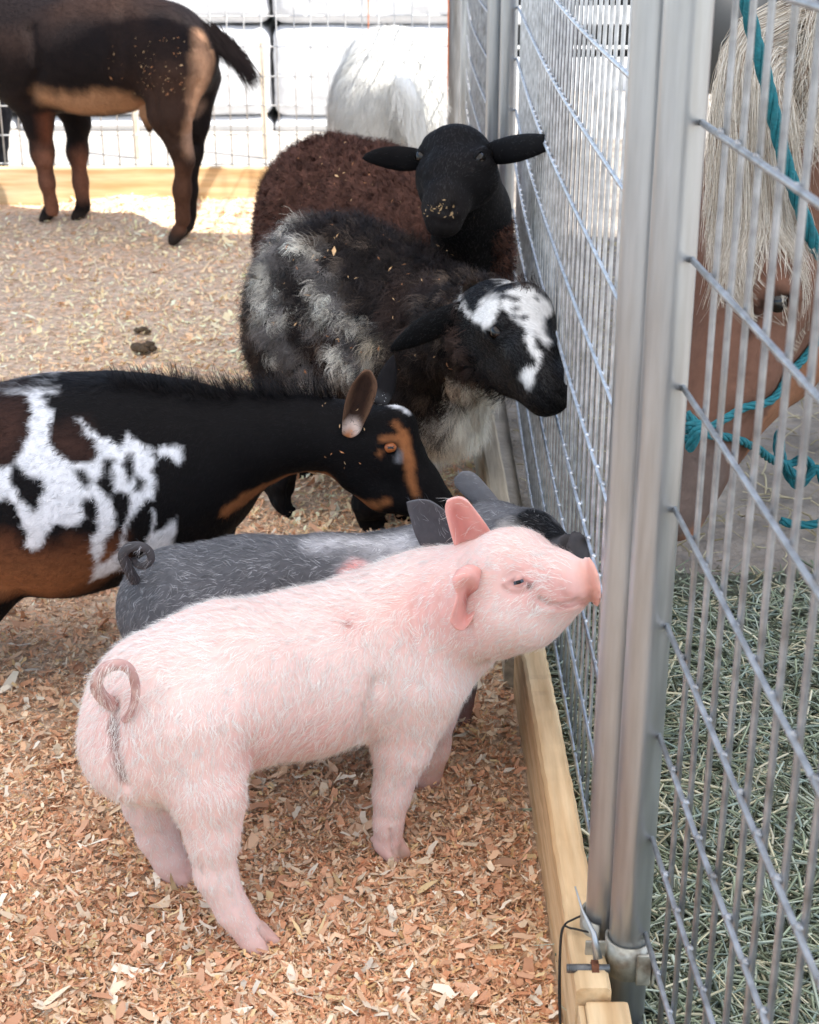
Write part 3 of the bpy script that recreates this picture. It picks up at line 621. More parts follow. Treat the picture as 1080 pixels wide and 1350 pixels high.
def coat(S, parent, n, length, width, colf, keys, seed=1, lift=.25, wave=0, wavef=3, spread=.25, nseg=3, droop=0, mask=None, name='coat', m='hair', clump=0, clumpn=0, nmix=.35, cvar=.22, lockcol=0):
    q = np.random.default_rng(seed); f, mx = sample(S, n, seed, mask); P = mx(S.V); N = nrm(mx(S.N)); D = flowfield(keys, P, N)
    side = np.cross(N, D); Ln = (length(P, N) if callable(length) else length) * q.uniform(.6, 1.25, n)
    a = q.normal(0, spread, n)[:, None]; D = nrm(D * np.cos(a) + side * np.sin(a)); side = np.cross(N, D)
    lf = np.abs(q.normal(lift, lift * .4, n))[:, None]
    C = colf(P, N, q) if callable(colf) else colf
    if clumpn:
        # gather hairs into locks: each root leans to the nearest lock centre
        g, mx2 = sample(S, clumpn, seed + 9, mask); CP_ = mx2(S.V); from mathutils.kdtree import KDTree
        kd = KDTree(clumpn); [kd.insert(Vector(c), i) for i, c in enumerate(CP_)]; kd.balance()
        ci = np.array([kd.find(Vector(p))[1] for p in P]); tipoff = (CP_[ci] - P) * clump; ph = q.uniform(0, 6.28, clumpn)[ci]; wv = q.uniform(.5, 1.5, clumpn)[ci]
        la = q.normal(0, spread * 1.6, clumpn)[ci][:, None]; D = nrm(D * np.cos(la) + side * np.sin(la)); side = np.cross(N, D)
        if lockcol: C = C * (1 - lockcol) + colf(CP_, CP_ * 0, q)[ci] * lockcol
        C = C * q.uniform(1 - cvar, 1 + cvar, clumpn)[ci][:, None]
    else: tipoff = 0; ph = q.uniform(0, 6.28, n); wv = 1
    V = []; NN = []
    base = P - N * .0006
    for k in range(nseg + 1):
        t = k / nseg; L_ = Ln[:, None]
        c = base + D * L_ * t * (1 - .15 * t) + N * L_ * lf * math.sin(t * 1.9) * .75 + np.array((0, 0, -1)) * droop * L_ * t * t
        if clumpn: c = c + tipoff * t
        if wave: c = c + (side * (np.sin(ph + t * wavef * 2.2) * wave)[:, None] + N * (np.cos(ph + t * wavef * 2) * wave * .5)[:, None]) * L_ * t * np.reshape(wv, (-1, 1))
        wd = width * (1 - t) ** .6 if k < nseg else 0
        if k < nseg: V += [c - side * wd, c + side * wd]
        else: V += [c]
        nn = nrm(N + D * nmix * (t - .3) + side * q.normal(0, .25, n)[:, None]); NN += [nn] * (2 if k < nseg else 1)
    nvv = 2 * nseg + 1; V = np.stack(V, 1).reshape(-1, 3); NN = np.stack(NN, 1).reshape(-1, 3)
    b = np.arange(n)[:, None] * nvv; Q = np.concatenate([b + [2 * k, 2 * k + 2, 2 * k + 3, 2 * k + 1] for k in range(nseg - 1)]) if nseg > 1 else None
    e = 2 * (nseg - 1); T = b + [e, e + 2, e + 1]
    return make_obj(name, V, Q, M[m], parent, col=np.repeat(C, nvv, 0), normals=NN, F2=T)
def lids(S, px, py, r, sink, up, lo, tilt, colr, rim=None):
    """eyelids: two bands of a sphere a little larger than the eyeball, added to the skin before it is built"""
    p, n = S.hit(px, py); n = nrm(n); c = p - n * r * sink; x = nrm(np.cross((0, 0, 1), n)); y = np.cross(n, x)
    x, y = x * math.cos(tilt) + y * math.sin(tilt), y * math.cos(tilt) - x * math.sin(tilt); R2 = r * 1.10; V = []; Q = []; nu, nv = 25, 9
    for a0, a1 in ((up, 1.45), (-lo, -1.45)):
        o = len(V)
        for i in range(nv):
            for j in range(nu):
                th = -1.5 + 3.0 * j / (nu - 1); la = (a0 + (a1 - a0) * i / (nv - 1)) ; la = la * (1 if i == nv - 1 else (abs(math.cos(th)) ** .8 * (1 - i / (nv - 1)) + i / (nv - 1)))
                rr = R2 * (1 + .05 * (1 - i / (nv - 1))); V.append(c + (x * math.sin(th) * math.cos(la) + y * math.sin(la) + n * math.cos(th) * math.cos(la)) * rr)
        for i in range(nv - 1):
            for j in range(nu - 1):
                a = o + i * nu + j; Q.append((a, a + nu, a + nu + 1, a + 1) if a1 < 0 else (a, a + 1, a + nu + 1, a + nu))
    hint = (p, n); S.add(np.array(V), np.array(Q), 5); return hint
def eyeball(S, px, py, r, iris, parent, sink=.45, pupil=(.01, .01, .01), slot=False, look=None, name='eye', hint=None, sclera=None):
    p, n = hint or S.hit(px, py); n = nrm(n if look is None else look); c = p - n * r * sink
    import bmesh
    bm = bmesh.new(); bmesh.ops.create_uvsphere(bm, u_segments=40, v_segments=28, radius=1); v = np.array([q.co[:] for q in bm.verts])
    T = [[q.index for q in f.verts] for f in bm.faces if len(f.verts) == 3]; Q = [[q.index for q in f.verts] for f in bm.faces if len(f.verts) == 4]; bm.free()
    x = nrm(np.cross((0, 0, 1), n)); y = np.cross(n, x); ang = np.arccos(np.clip(v[:, 2], -1, 1)); Pw = c + (v[:, [0]] * x + v[:, [1]] * y + v[:, [2]] * n) * r
    C = np.tile(np.asarray(iris) * .8 if sclera is None else sclera, (len(v), 1)); C[ang < .85] = iris
    pm = (np.abs(v[:, 1]) < .15) & (np.abs(v[:, 0]) < .42) & (v[:, 2] > 0) if slot else ang < .38; C[pm] = pupil
    return make_obj(name, Pw, Q, M['eye'], parent, col=C, F2=T)

def hoofpair(px, Y, dx, dy, r=.014, sp=.010, py=None, L=.016):
    c = W(px, 0, Y); y = py
    # find the frame row where this depth meets the ground
    a = math.atan2(CAM_H - r * .7, Y) - PITCH; py = 675 + FPX * math.tan(a); c = W(px, py, Y); c[2] = r * .7
    f = nrm(np.array((dx, dy, 0))); s = np.array((-f[1], f[0], 0))
    return [seg(c + s * k * sp * .8 - f * .004 + (0, 0, r), c + s * k * sp + f * L, r * .95, r * .72, .006) for k in (-1, 1)], c
def leg(pts, foot, r0, r1, dx=1, dy=0, k=.02, hr=.014, sp=.010):
    """pts: upper joints (px,py,Y,r); foot: (px,Y)"""
    hp, c = hoofpair(foot[0], foot[1], dx, dy, hr, sp); q = [(W(*p[:3]), p[3]) for p in pts]; q += [(c + (0, 0, .055), r0), (c + (0, 0, .015), r1)]
    return [seg(q[i][0], q[i + 1][0], q[i][1], q[i + 1][1], k) for i in range(len(q) - 1)] + hp
# ------------------------------------------------------------------ pink piglet
def piglet_pink():
    rt = root('piglet', G(380, 1200), 'pink piglet with white bristles pressing its snout to the wire', 'piglet', 'piglets at the fence')
    P = []
    P += chain([(222, 935, 1.56, .092), (300, 905, 1.60, .092), (400, 888, 1.66, .0935), (500, 858, 1.72, .095), (570, 818, 1.74, .083), (628, 788, 1.72, .068)], .03)
    P += [ball(W(180, 985, 1.53), .062, .03), ball(W(228, 1000, 1.60), .055, .03)]
    P += chain([(612, 800, 1.70, .062), (668, 772, 1.68, .0600), (682, 780, 1.672, .056)], .02)
    P += chain([(660, 812, 1.665, .050), (705, 806, 1.64, .036), (732, 797, 1.628, .021), (752, 790, 1.618, .016)], .02)
    P += chain([(690, 758, 1.655, .044), (732, 765, 1.63, .0315), (752, 767, 1.618, .0245)], .02)
    d = nrm(W(788, 762, 1.618) - W(766, 768, 1.613)); ax = np.array([d, nrm(np.cross((0, 0, 1), d)), np.cross(d, nrm(np.cross((0, 0, 1), d)))])
    P += [ball(W(781, 767, 1.614), .0305, .004, (.17, .80, 1.02), ax)]
    for s in (-1, 1): P += [ball(W(787, 766, 1.614) + ax[1] * s * .0095 + d * .002, .0062, .003, (1.3, .8, 1), ax, -1)]
    # cheeks and brow
    P += [ball(W(672, 805, 1.635), .036, .03), ball(W(668, 738, 1.655), .030, .03), ball(W(690, 745, 1.69), .03, .03)]
    # near hind leg
    P += chain([(258, 955, 1.525, .066), (274, 1040, 1.498, .043), (280, 1098, 1.484, .0275), (281, 1112, 1.482, .0262)], .018)
    P += chain([(280, 1098, 1.484, .0265), (284, 1152, 1.478, .0235), (307, 1200, 1.475, .0195), (334, 1236, 1.472, .0175)], .007)
    # far hind leg
    P += chain([(200, 985, 1.62, .062), (199, 1058, 1.616, .034)], .02)
    P += chain([(199, 1058, 1.616, .032), (207, 1098, 1.612, .0250), (224, 1135, 1.608, .0205), (236, 1155, 1.606, .0180)], .008)
    # near fore leg
    P += chain([(545, 900, 1.685, .066), (530, 982, 1.668, .038)], .020)
    P += chain([(530, 982, 1.668, .036), (517, 1045, 1.66, .0235), (512, 1085, 1.657, .0185), (513, 1106, 1.657, .0175)], .008)
    # far fore leg
    P += chain([(560, 900, 1.79, .055), (560, 985, 1.815, .030), (559, 1018, 1.822, .021), (558, 1028, 1.822, .018)], .02)
    # hooves: two toes each
    def hoof(px, py, Y, dx, dy, r=.0125, sp=.0095):
        c = W(px, py, Y); c[2] = r * .75; f = nrm(np.array((dx, dy, 0))); s = np.array((-f[1], f[0], 0)); o = []
        for k in (-1, 1):
            o += [seg(c - f * .010 + s * k * .008 + (0, 0, .022), c - f * .022 + s * k * .010 + (0, 0, .014), .005, .0035, .004)]
            o += [seg(c + s * k * sp * .9 - f * .004 + (0, 0, .012), c + s * k * sp + f * .016 - (0, 0, .001), r * .95, r * .72, .006)]
        return o
    P += hoof(340, 1243, 1.474, .75, -.35, .0130, .0105); P += hoof(236, 1160, 1.606, .7, -.4); P += hoof(514, 1114, 1.657, .55, -.5); P += hoof(560, 1036, 1.824, .8, -.1)
    S = Skin(P, .0034)
    # folds
    S.crease([(762, 792), (742, 800), (722, 798), (712, 790)], .0035, .0045)      # mouth
    S.crease([(784, 793), (768, 795), (752, 799)], .003, .004)
    for px in (764, 757, 750): S.crease([(px + 2, 742), (px, 758), (px + 3, 774)], .0022, .0014)
    S.crease([(735, 760), (738, 780), (748, 792)], .004, .0022)
    S.crease([(664, 775), (672, 782), (684, 784), (697, 779)], .0028, .0022); S.crease([(664, 764), (676, 756), (690, 755), (700, 761)], .0026, .0020)
    S.crease([(668, 770), (678, 762), (690, 760), (700, 767)], .0035, -.0028); S.crease([(668, 774), (680, 776), (694, 772)], .003, -.0018)
    S.crease([(500, 900), (492, 925), (486, 950), (481, 972)], .012, .007)                     # behind the elbow
    S.crease([(335, 985), (338, 1010), (330, 1040)], .012, .006)                   # flank fold
    for a in ([(590, 762), (578, 800), (583, 835)], [(572, 765), (560, 800), (562, 840)], [(556, 775), (545, 805), (548, 850)]): S.crease(a, .005, .0022)
    S.crease([(150, 930), (149, 960), (155, 1000), (166, 1040)], .007, .009)      # cleft
    S.crease([(344, 1226), (354, 1240), (362, 1254)], .0032, .006); S.crease([(515, 1096), (518, 1110), (520, 1124)], .0032, .005)
    q = S.V - S.N * 0; S.V = S.V + S.N * (.0010 * fbm(S.V, 40, 3))[:, None]; S.fix()
    eye_p = S.hit(683, 767)
    body_n = len(S.V)
    # tail: a curl, part of the same skin
    t0 = S.pt(153, 925); u = nrm(W(200, 900, 1.5) - W(150, 900, 1.5)); up = np.array((0, 0, 1.)); out = nrm(W(150, 900, 1.5) - W(150, 900, 1.56))
    pts = [(150, 930, 0), (134, 918, .012), (127, 900, .026), (137, 883, .034), (155, 876, .036), (170, 882, .034), (178, 900, .030), (178, 922, .026), (171, 942, .024), (163, 950, .022)]
    Y0 = t0[1]; L = np.array([W(a, b, Y0 - c) for a, b, c in pts]); mb = MB(); mb.tube(spline(L, 46), np.linspace(.0080, .0038, 46), 12, cap=True)
    tV = np.vstack(mb.V); tq = np.vstack(mb.Q); S.add(tV, tq, 2)
    # ears
    def fold(t): return max((math.sin(math.pi * (.16 + .84 * t) ** 1.15)), .02) ** .6
    fold2 = lambda t: np.interp(t, [0, .12, .3, .55, .75, .92, 1], [.95, 1.0, .86, .62, .78, .6, .15])
    fold3 = lambda t: (1.0 - .30 * t) * max(1 - t ** 6, .02) ** .5
    Yn = S.pt(628, 785)[1] + .002
    S.add(*earpatch([[(600, 758, -.004), (610, 750, .0), (622, 747, .0), (635, 753, -.006)], [(597, 768, .012), (606, 762, .019), (618, 760, .019), (632, 766, .004)],
        [(602, 786, .016), (608, 783, .010), (616, 782, -.006), (630, 783, -.004)], [(597, 804, .019), (604, 806, .009), (616, 805, -.005), (631, 797, .004)],
        [(593, 818, .020), (602, 823, .013), (613, 821, .006), (625, 812, .008)], [(600, 828, .018), (606, 831, .013), (612, 830, .009), (619, 824, .010)]], Yn, .0052), 1)
    S.add(*earpatch([[(600, 722, -.004), (614, 722, -.016), (632, 716, -.016), (652, 708, -.010)], [(592, 694, .0), (605, 692, -.014), (622, 688, -.012), (640, 690, .002)],
        [(587, 672, .003), (599, 671, -.010), (613, 669, -.007), (628, 674, .005)], [(589, 661, .005), (597, 657, -.001), (608, 656, .001), (618, 662, .006)]], 1.725, .0055), 1)
    S.eye = lids(S, 684, 767, .0078, .55, .30, .20, .35, None)
    skin = lin(232, 197, 188); C = np.tile(skin, (len(S.V), 1)); C *= (1 + .10 * fbm(S.V, 18, 5))[:, None]
    pink = lin(216, 156, 148); pale = lin(240, 214, 206)
    C = blend(C, pale, .7 * np.clip(fbm(S.V, 9, 8) + .1, 0, 1))
    for p, r, a in (((690, 768), .030, .75), ((745, 785), .026, .7), ((590, 800), .045, .55), ((410, 985), .07, .55), ((330, 1000), .05, .6), ((150, 970), .04, .5), ((460, 820), .03, .5), ((540, 800), .035, .45), ((720, 770), .03, .35)):
        C = blend(C, pink, a * np.exp(-(np.linalg.norm(S.V - S.pt(*p), axis=1) / r) ** 2))
    C = blend(C, lin(232, 176, 166), (S.part == 1) * .6); C = blend(C, lin(160, 112, 106), (S.part == 2) * (.6 + .5 * fbm(S.V, 150, 3)))
    C = blend(C, lin(222, 150, 140), S.inner * (S.part == 1) * .55); C = blend(C, lin(176, 92, 84), (S.part == 1) * sm(np.linalg.norm(S.V - W(619, 786, Yn + .004), axis=1), .010, .008) * .7); C = blend(C, lin(186, 98, 90), (S.part == 1) * sm(S.dist(np.array([W(600, 672, 1.735), W(612, 700, 1.735)])), .008, .008) * .55)  # inner ears deeper pink, with shade painted into the folds
    d0 = S.dist(np.array([W(785, 738, 1.60), W(787, 790, 1.60)])); C = blend(C, lin(216, 142, 120), .6 * sm(d0, .018, .008) * (S.part == 0))
    C = blend(C, lin(120, 50, 44), .5 * np.exp(-(S.dist(S.line([(664, 772), (676, 765), (690, 763), (701, 769)])) / .0026) ** 2))
    C = blend(C, lin(60, 45, 48), .9 * np.exp(-(np.linalg.norm(S.V - S.pt(698, 773), axis=1) / .0034) ** 2))
    C = blend(C, lin(140, 62, 56), .6 * np.exp(-(S.dist(S.line([(784, 795), (768, 796), (748, 800), (735, 800)])) / .002) ** 2))
    C = blend(C, lin(150, 80, 70), .7 * np.exp(-(np.linalg.norm(S.V - S.pt(458, 823), axis=1) / .006) ** 2))
    # soiling under the tail
    dd = S.dist(S.line([(149, 935), (150, 960), (152, 985), (156, 1008), (162, 1025)])); C = blend(C, lin(78, 48, 36), .85 * sm(dd + .006 * fbm(S.V, 120, 4), .004, .006) * (S.part != 2))
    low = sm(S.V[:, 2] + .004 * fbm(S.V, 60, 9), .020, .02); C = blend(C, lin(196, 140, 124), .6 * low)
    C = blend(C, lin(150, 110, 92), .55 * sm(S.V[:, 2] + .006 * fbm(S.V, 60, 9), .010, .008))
    toe = sm(S.dist(np.array([W(352, 1256, 1.47), W(375, 1258, 1.455)])), .012, .006) + sm(S.dist(np.array([W(522, 1128, 1.65), W(540, 1130, 1.63)])), .012, .006); C = blend(C, lin(150, 122, 104), toe * .7)
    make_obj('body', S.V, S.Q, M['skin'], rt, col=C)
    keys = flow_px(S, [(180, 880, -30, 40), (250, 850, -40, 10), (300, 900, -30, 40), (400, 820, -40, 18), (400, 900, -25, 40), (400, 970, -30, 14), (500, 780, -40, 20), (520, 860, -20, 45), (560, 820, -20, 40),
        (470, 940, -40, 25), (600, 740, -40, 10), (650, 720, -40, -2), (700, 730, -40, -10), (740, 755, -30, -8), (660, 800, -30, 25), (700, 820, -40, 20), (740, 790, -30, 5), (650, 850, -20, 25), (600, 880, -10, 40),
        (260, 960, -5, 50), (200, 960, 10, 45), (140, 950, 0, 40), (300, 1050, 5, 50), (300, 1120, 3, 50), (310, 1190, 20, 40), (195, 1080, 3, 40), (540, 960, -5, 50), (515, 1050, 0, 50), (690, 790, -20, 25), (672, 745, -35, -8)])
    isear = S.part == 1; mk = np.where(S.part == 2, .5, np.where(isear, .10, 1.)); 
    sn = np.linalg.norm(S.V - W(786, 766, 1.605), axis=1); mk = mk * np.clip((sn - .028) / .03, 0, 1) * np.clip((S.V[:, 2] - .018) / .03, .0, 1)
    ed = np.linalg.norm(S.V - S.pt(684, 767), axis=1); mk = mk * np.clip((ed - .008) / .016, .0, 1)
    sparse = 1 - .5 * np.exp(-(np.linalg.norm(S.V - S.pt(560, 800), axis=1) / .05) ** 2); mk = mk * sparse
    ctr = W(660, 770, 1.68)
    def ln(P, N):
        hd = np.clip((np.linalg.norm(P - ctr, axis=1) - .04) / .08, 0, 1); leg = np.clip((P[:, 2] - .03) / .12, 0, 1); return (.0055 + .0125 * hd * leg + .002 * hd)
    def hc(P, N, q): return np.array(lin(254, 246, 240)) * q.uniform(.84, 1.03, len(P))[:, None]
    coat(S, rt, 42000, ln, .00022, hc, keys, 3, lift=.20, wave=.08, wavef=2, spread=.22, mask=mk, clump=.5, clumpn=6500, m='bristle', cvar=.1)
    e = eyeball(S, 684, 767, .0078, lin(70, 84, 96), rt, sink=.55, pupil=lin(24, 26, 30), hint=S.eye, sclera=lin(160, 150, 148))
    return S
S_pink = piglet_pink()
# ------------------------------------------------------------------ grey piglet
def piglet_grey():
    rt = root('piglet', G(420, 1010), 'dark grey bristly piglet standing behind the pink one', 'piglet', 'piglets at the fence')
    P = chain([(238, 802, 1.86, .083), (330, 794, 1.88, .083), (430, 793, 1.90, .084), (530, 778, 1.92, .076), (600, 745, 1.91, .063), (650, 718, 1.88, .054)], .03)
    P += chain([(650, 718, 1.88, .052), (698, 716, 1.84, .040), (742, 727, 1.785, .0215)], .02)
    P += chain([(660, 750, 1.86, .045), (710, 750, 1.82, .028), (738, 740, 1.785, .013)], .02)
    d = nrm(W(766, 724, 1.757) - W(748, 727, 1.775)); s_ = nrm(np.cross((0, 0, 1), d)); P += [ball(W(763, 724, 1.762), .024, .004, (.2, .8, 1), np.array([d, s_, np.cross(d, s_)]))]
    for px, Y_ in ((742, 1.783), (751, 1.774)): P += [ball(W(px, 726, Y_), .0235, .004, (.12, .9, 1), np.array([d, s_, np.cross(d, s_)]))]
    P += leg([(255, 830, 1.83, .065), (230, 905, 1.82, .042), (222, 965, 1.83, .026)], (228, 1.83), .019, .017, 1, .1)
    P += leg([(265, 830, 1.92, .060), (280, 905, 1.93, .040), (282, 950, 1.94, .024)], (290, 1.93), .019, .017, 1, .1)
    P += leg([(560, 840, 1.88, .055), (572, 910, 1.885, .034), (574, 950, 1.89, .022)], (574, 1.885), .018, .016, .8, -.2)
    P += leg([(575, 830, 1.97, .050), (598, 900, 1.98, .028), (600, 925, 1.985, .020)], (600, 1.985), .018, .016, .8, -.2)
    S = Skin(P, .0036); S.V = S.V + S.N * (.001 * fbm(S.V, 35, 2))[:, None]; S.fix()
    L = np.array([W(a, b, 1.80 - c) for a, b, c in [(178, 765, -.02), (168, 748, .0), (162, 732, .01), (170, 722, .014), (184, 720, .014), (196, 726, .01), (199, 738, .006), (190, 746, .0), (180, 744, -.004), (177, 736, -.004)]])
    mb = MB(); mb.tube(spline(L, 40), np.linspace(.0072, .0038, 40), 12); S.add(np.vstack(mb.V), np.vstack(mb.Q), 2)
    pf = lambda t: max(1 - .12 * t - .88 * max(t - .25, 0) ** 1.4 * 1.5, .03) * (.75 + .25 * min(t * 5, 1))
    S.add(*earpatch([[(558, 726, -.004), (574, 736, -.006), (590, 742, -.006), (606, 742, -.004)], [(548, 706, .002), (566, 710, -.008), (585, 712, -.008), (603, 708, .002)], [(541, 684, .004), (558, 684, -.008), (577, 685, -.008), (598, 688, .004)], [(536, 662, .006), (552, 659, .001), (568, 661, .0), (588, 674, .002)]], 1.845, .0045), 1)
    S.add(*ear(W(650, 672, 1.92), W(604, 624, 1.93), W(650, 640, 2) - W(620, 662, 2), .0165, .5, .004, lambda t: (.8 + .3 * t) * max(1 - t ** 7, .1) ** .5, tipcurl=-.008), 1)
    V = S.V; dk = lin(90, 90, 94); C = np.tile(dk, (len(V), 1)) * (1 + .25 * fbm(V, 20, 1))[:, None]
    C = patch(C, S, S.line([(530, 712), (470, 714), (420, 716)]), .012, lin(196, 194, 198), 2, .5, 60, .02)
    C = patch(C, S, S.line([(535, 735), (500, 745), (478, 752)]), .020, lin(180, 178, 182), 3, .6, 60, .02)
    C = patch(C, S, S.line([(470, 757)]), .020, lin(226, 160, 156), 4, .4, 60)
    C = patch(C, S, S.line([(640, 672), (675, 680)]), .022, lin(104, 104, 108), 6, .6, 60, .02)
    C = patch(C, S, S.line([(700, 682), (735, 700)]), .026, lin(18, 18, 20), 5, .5, 50)
    C = patch(C, S, S.line([(665, 690), (690, 715)]), .006, lin(160, 156, 152), 8, .6, 80, .01)
    C = blend(C, lin(112, 112, 116), (S.part == 1) * .9); C = blend(C, lin(70, 66, 70), S.inner * .6); C = blend(C, lin(70, 68, 70), sm(np.linalg.norm(V - W(764, 724, 1.762), axis=1), .028, .006))
    C = blend(C, lin(150, 118, 116), sm(V[:, 2] + .008 * fbm(V, 50, 9), .055, .02)); C = blend(C, lin(54, 46, 44), (S.part == 2) * .5)
    make_obj('body', S.V, S.Q, M['hide'], rt, col=C)
    keys = flow_px(S, [(200, 740, -30, 25), (170, 800, -8, 40), (250, 730, -40, 10), (300, 760, -35, 25), (400, 730, -40, 8), (400, 770, -35, 25), (500, 730, -40, 10), (560, 740, -35, 25), (640, 675, -40, 0), (700, 685, -35, -20), (740, 712, -30, -14), (560, 700, -10, -30)])
    def hc(P, N, q):
        c = np.tile(lin(98, 99, 103), (len(P), 1)) * (1 + .45 * fbm(P, 14, 6))[:, None]; w_ = q.random(len(P)) < .34; c[w_] = lin(176, 176, 180)
        for pts, r, cc in ((S.line([(530, 712), (470, 714), (420, 716)]), .016, (236, 234, 236)), (S.line([(535, 735), (500, 745), (478, 752)]), .026, (206, 204, 206)), (S.line([(700, 682), (735, 700)]), .030, (20, 20, 22)),
                           (S.line([(470, 757)]), .014, (240, 190, 186)), (S.line([(668, 692), (690, 706)]), .002, (215, 210, 205))):
            c = blend(c, lin(*cc), sm(S.dist(pts, P) + .014 * fbm(P, 60, 5), r, .008) * (q.random(len(P)) < .8))
        return c * q.uniform(.7, 1.15, len(P))[:, None]
    mk = np.where(S.part == 2, .5, np.where(S.part == 1, .2, 1.)) * np.clip((S.V[:, 2] - .03) / .04, 0, 1) * np.clip((np.linalg.norm(S.V - W(764, 724, 1.762), axis=1) - .03) / .02, 0, 1)
    coat(S, rt, 40000, lambda P, N: .0135 - .006 * np.exp(-(np.linalg.norm(P - W(700, 720, 1.84), axis=1) / .07) ** 2), .00020, hc, keys, 5, lift=.2, wave=.05, mask=mk, clump=.55, clumpn=5000, cvar=.45, m='bristle')
    return S
# ------------------------------------------------------------------ spotted goat
def goat_front():
    rt = root('goat', G(150, 900), 'black goat with white blotches and a tan throat stripe', 'goat', 'goats in the pen')
    P = chain([(-50, 648, 2.16, .145), (80, 640, 2.16, .152), (190, 625, 2.16, .138), (258, 606, 2.16, .104)], .05)
    P += chain([(262, 600, 2.15, .094), (330, 580, 2.14, .066), (400, 571, 2.13, .049), (455, 578, 2.12, .050), (490, 584, 2.11, .048)], .022)
    P += chain([(490, 584, 2.11, .048), (520, 602, 2.10, .041), (552, 636, 2.09, .029), (577, 662, 2.08, .0240)], .012)
    P += chain([(478, 622, 2.10, .036), (505, 648, 2.09, .026), (556, 668, 2.08, .018)], .02)
    P += [ball(W(522, 562, 2.10), .030, .02), ball(W(500, 560, 2.16), .03, .02)]
    for f, s in (((235, 2.10), 0), ((262, 2.24), 1)): P += leg([(238 + s * 20, 690, 2.12 + .1 * s, .062), (238 + s * 22, 790, f[1], .030), (236 + s * 24, 850, f[1], .024)], f, .020, .018, 1, -.1)
    for f, s in (((-40, 2.08), 0), ((-70, 2.24), 1)): P += leg([(-26 - s * 25, 690, 2.10 + .1 * s, .085), (-18 - s * 25, 770, f[1], .045), (-52 - s * 24, 860, f[1], .026)], f, .020, .018, 1, -.1)
    P += leg([(4, 700, 2.10, .05), (-2, 770, 2.09, .035), (-6, 850, 2.08, .026)], (-4, 2.08), .020, .018, 1, -.1) if False else []
    S = Skin(P, .005); S.V = S.V + S.N * (.002 * fbm(S.V, 14, 2))[:, None]; S.fix()
    S.crease([(570, 672), (556, 668), (545, 664)], .003, .003); S.crease([(504, 582), (514, 578), (524, 584)], .004, -.003); S.crease([(504, 594), (514, 598), (524, 593)], .004, -.002); S.fix()
    pf = lambda t: (math.sin(math.pi * (.10 + .9 * t) ** .85)) ** .75 + .02
    S.add(*earpatch([[(451, 570, -.006), (458, 576, -.004), (466, 576, -.004), (476, 566, -.006)], [(452, 551, .008), (461, 556, -.007), (473, 556, -.007), (486, 546, .006)], [(456, 527, .012), (467, 530, -.009), (481, 529, -.009), (496, 519, .010)], [(464, 507, .010), (473, 506, -.006), (485, 505, -.006), (497, 504, .009)], [(477, 491, .004), (482, 488, .0), (487, 488, .0), (491, 492, .004)]], 2.062, .0042), 1)
    S.add(*ear(W(502, 535, 2.15), W(519, 468, 2.17), W(520, 500, 2) - W(498, 495, 2), .014, .5, .004, pf), 3)
    hint = lids(S, 515, 590, .0105, .55, .62, .55, .2, None)
    WH = lin(220, 221, 226); BR = lin(44, 29, 25); TN = lin(150, 96, 60); BK = lin(14, 12, 13)
    PX = lambda pts: side_poly(S, pts, 4.154, 0, 490)
    whites = [PX(p) for p in (
        [(60,40),(290,65),(330,115),(245,120),(300,230),(275,330),(285,400),(330,460),(400,500),(500,500),(540,560),(540,640),(500,690),(460,730),(475,800),(380,850),(300,840),(255,880),(240,960),(180,975),(130,950),(150,890),(110,840),(100,760),(50,690),(0,720),(-90,700),(-90,560),(0,530),(70,500),(130,420),(160,330),(180,220),(150,130)],
        [(480,520),(560,560),(600,680),(640,790),(630,860),(590,900),(570,990),(540,1080),(500,1000),(500,920),(530,850),(520,740),(490,660)], [(500,1150),(530,1060),(600,1030),(680,960),(690,1050),(640,1090),(560,1130)],
        [(490,510),(540,440),(510,380),(470,310),(430,265),(445,255),(520,330),(600,380),(640,420),(670,400),(690,335),(740,370),(840,430),(850,500),(835,560),(860,620),(850,700),(800,700),(740,790),(700,870),(680,980),(650,960),(690,850),(710,760),(700,680),(640,660),(600,700),(560,600),(530,580)],
        [(860,440),(900,400),(990,405),(1000,480),(970,525),(920,470),(870,480)], [(790,940),(825,870),(830,750),(850,760),(850,870),(980,800),(965,900),(930,1060),(830,1040)])]
    blacks = [PX(p) for p in ([(80,530),(150,590),(230,590),(240,640),(200,700),(180,760),(120,690),(70,600)], [(420,540),(450,540),(480,600),(450,610)], [(575,480),(620,490),(600,560),(620,640),(600,690),(560,640),(550,600),(580,560)], [(690,460),(720,470),(725,570),(700,590)], [(750,580),(780,590),(760,640)], [(470,710),(510,720),(515,780),(480,790)])]
    browns = [PX([(-90,60),(60,60),(150,150),(160,330),(120,430),(0,520),(-90,520)]), PX([(300,330),(470,320),(510,400),(520,480),(400,490),(300,440)])]
    tans = [PX([(-90,900),(60,890),(140,960),(260,960),(400,920),(540,930),(680,900),(670,1060),(500,1170),(300,1230),(-90,1230)])]
    lines = [
        ([(300, 672), (335, 650), (370, 634), (400, 626), (432, 626), (462, 650), (488, 668), (510, 662)], [.010, .013, .010, .010, .010, .010, .010, .006], TN, .4),
        ([(522, 558), (534, 580), (540, 605), (541, 630), (548, 652)], [.004, .009, .0085, .006, .005], TN, .35), ([(504, 579), (516, 577), (524, 580)], .003, TN, .6), ([(500, 600), (502, 596)], .002, TN, .7),
        ([(498, 522), (510, 530), (524, 536)], [.008, .010, .007], WH, .9), ([(536, 542), (548, 549)], .004, WH, 1), ([(527, 598), (526, 606)], .003, lin(120, 120, 125), 1)]
    L3 = [(S.line(a), b, c, d) for a, b, c, d in lines]
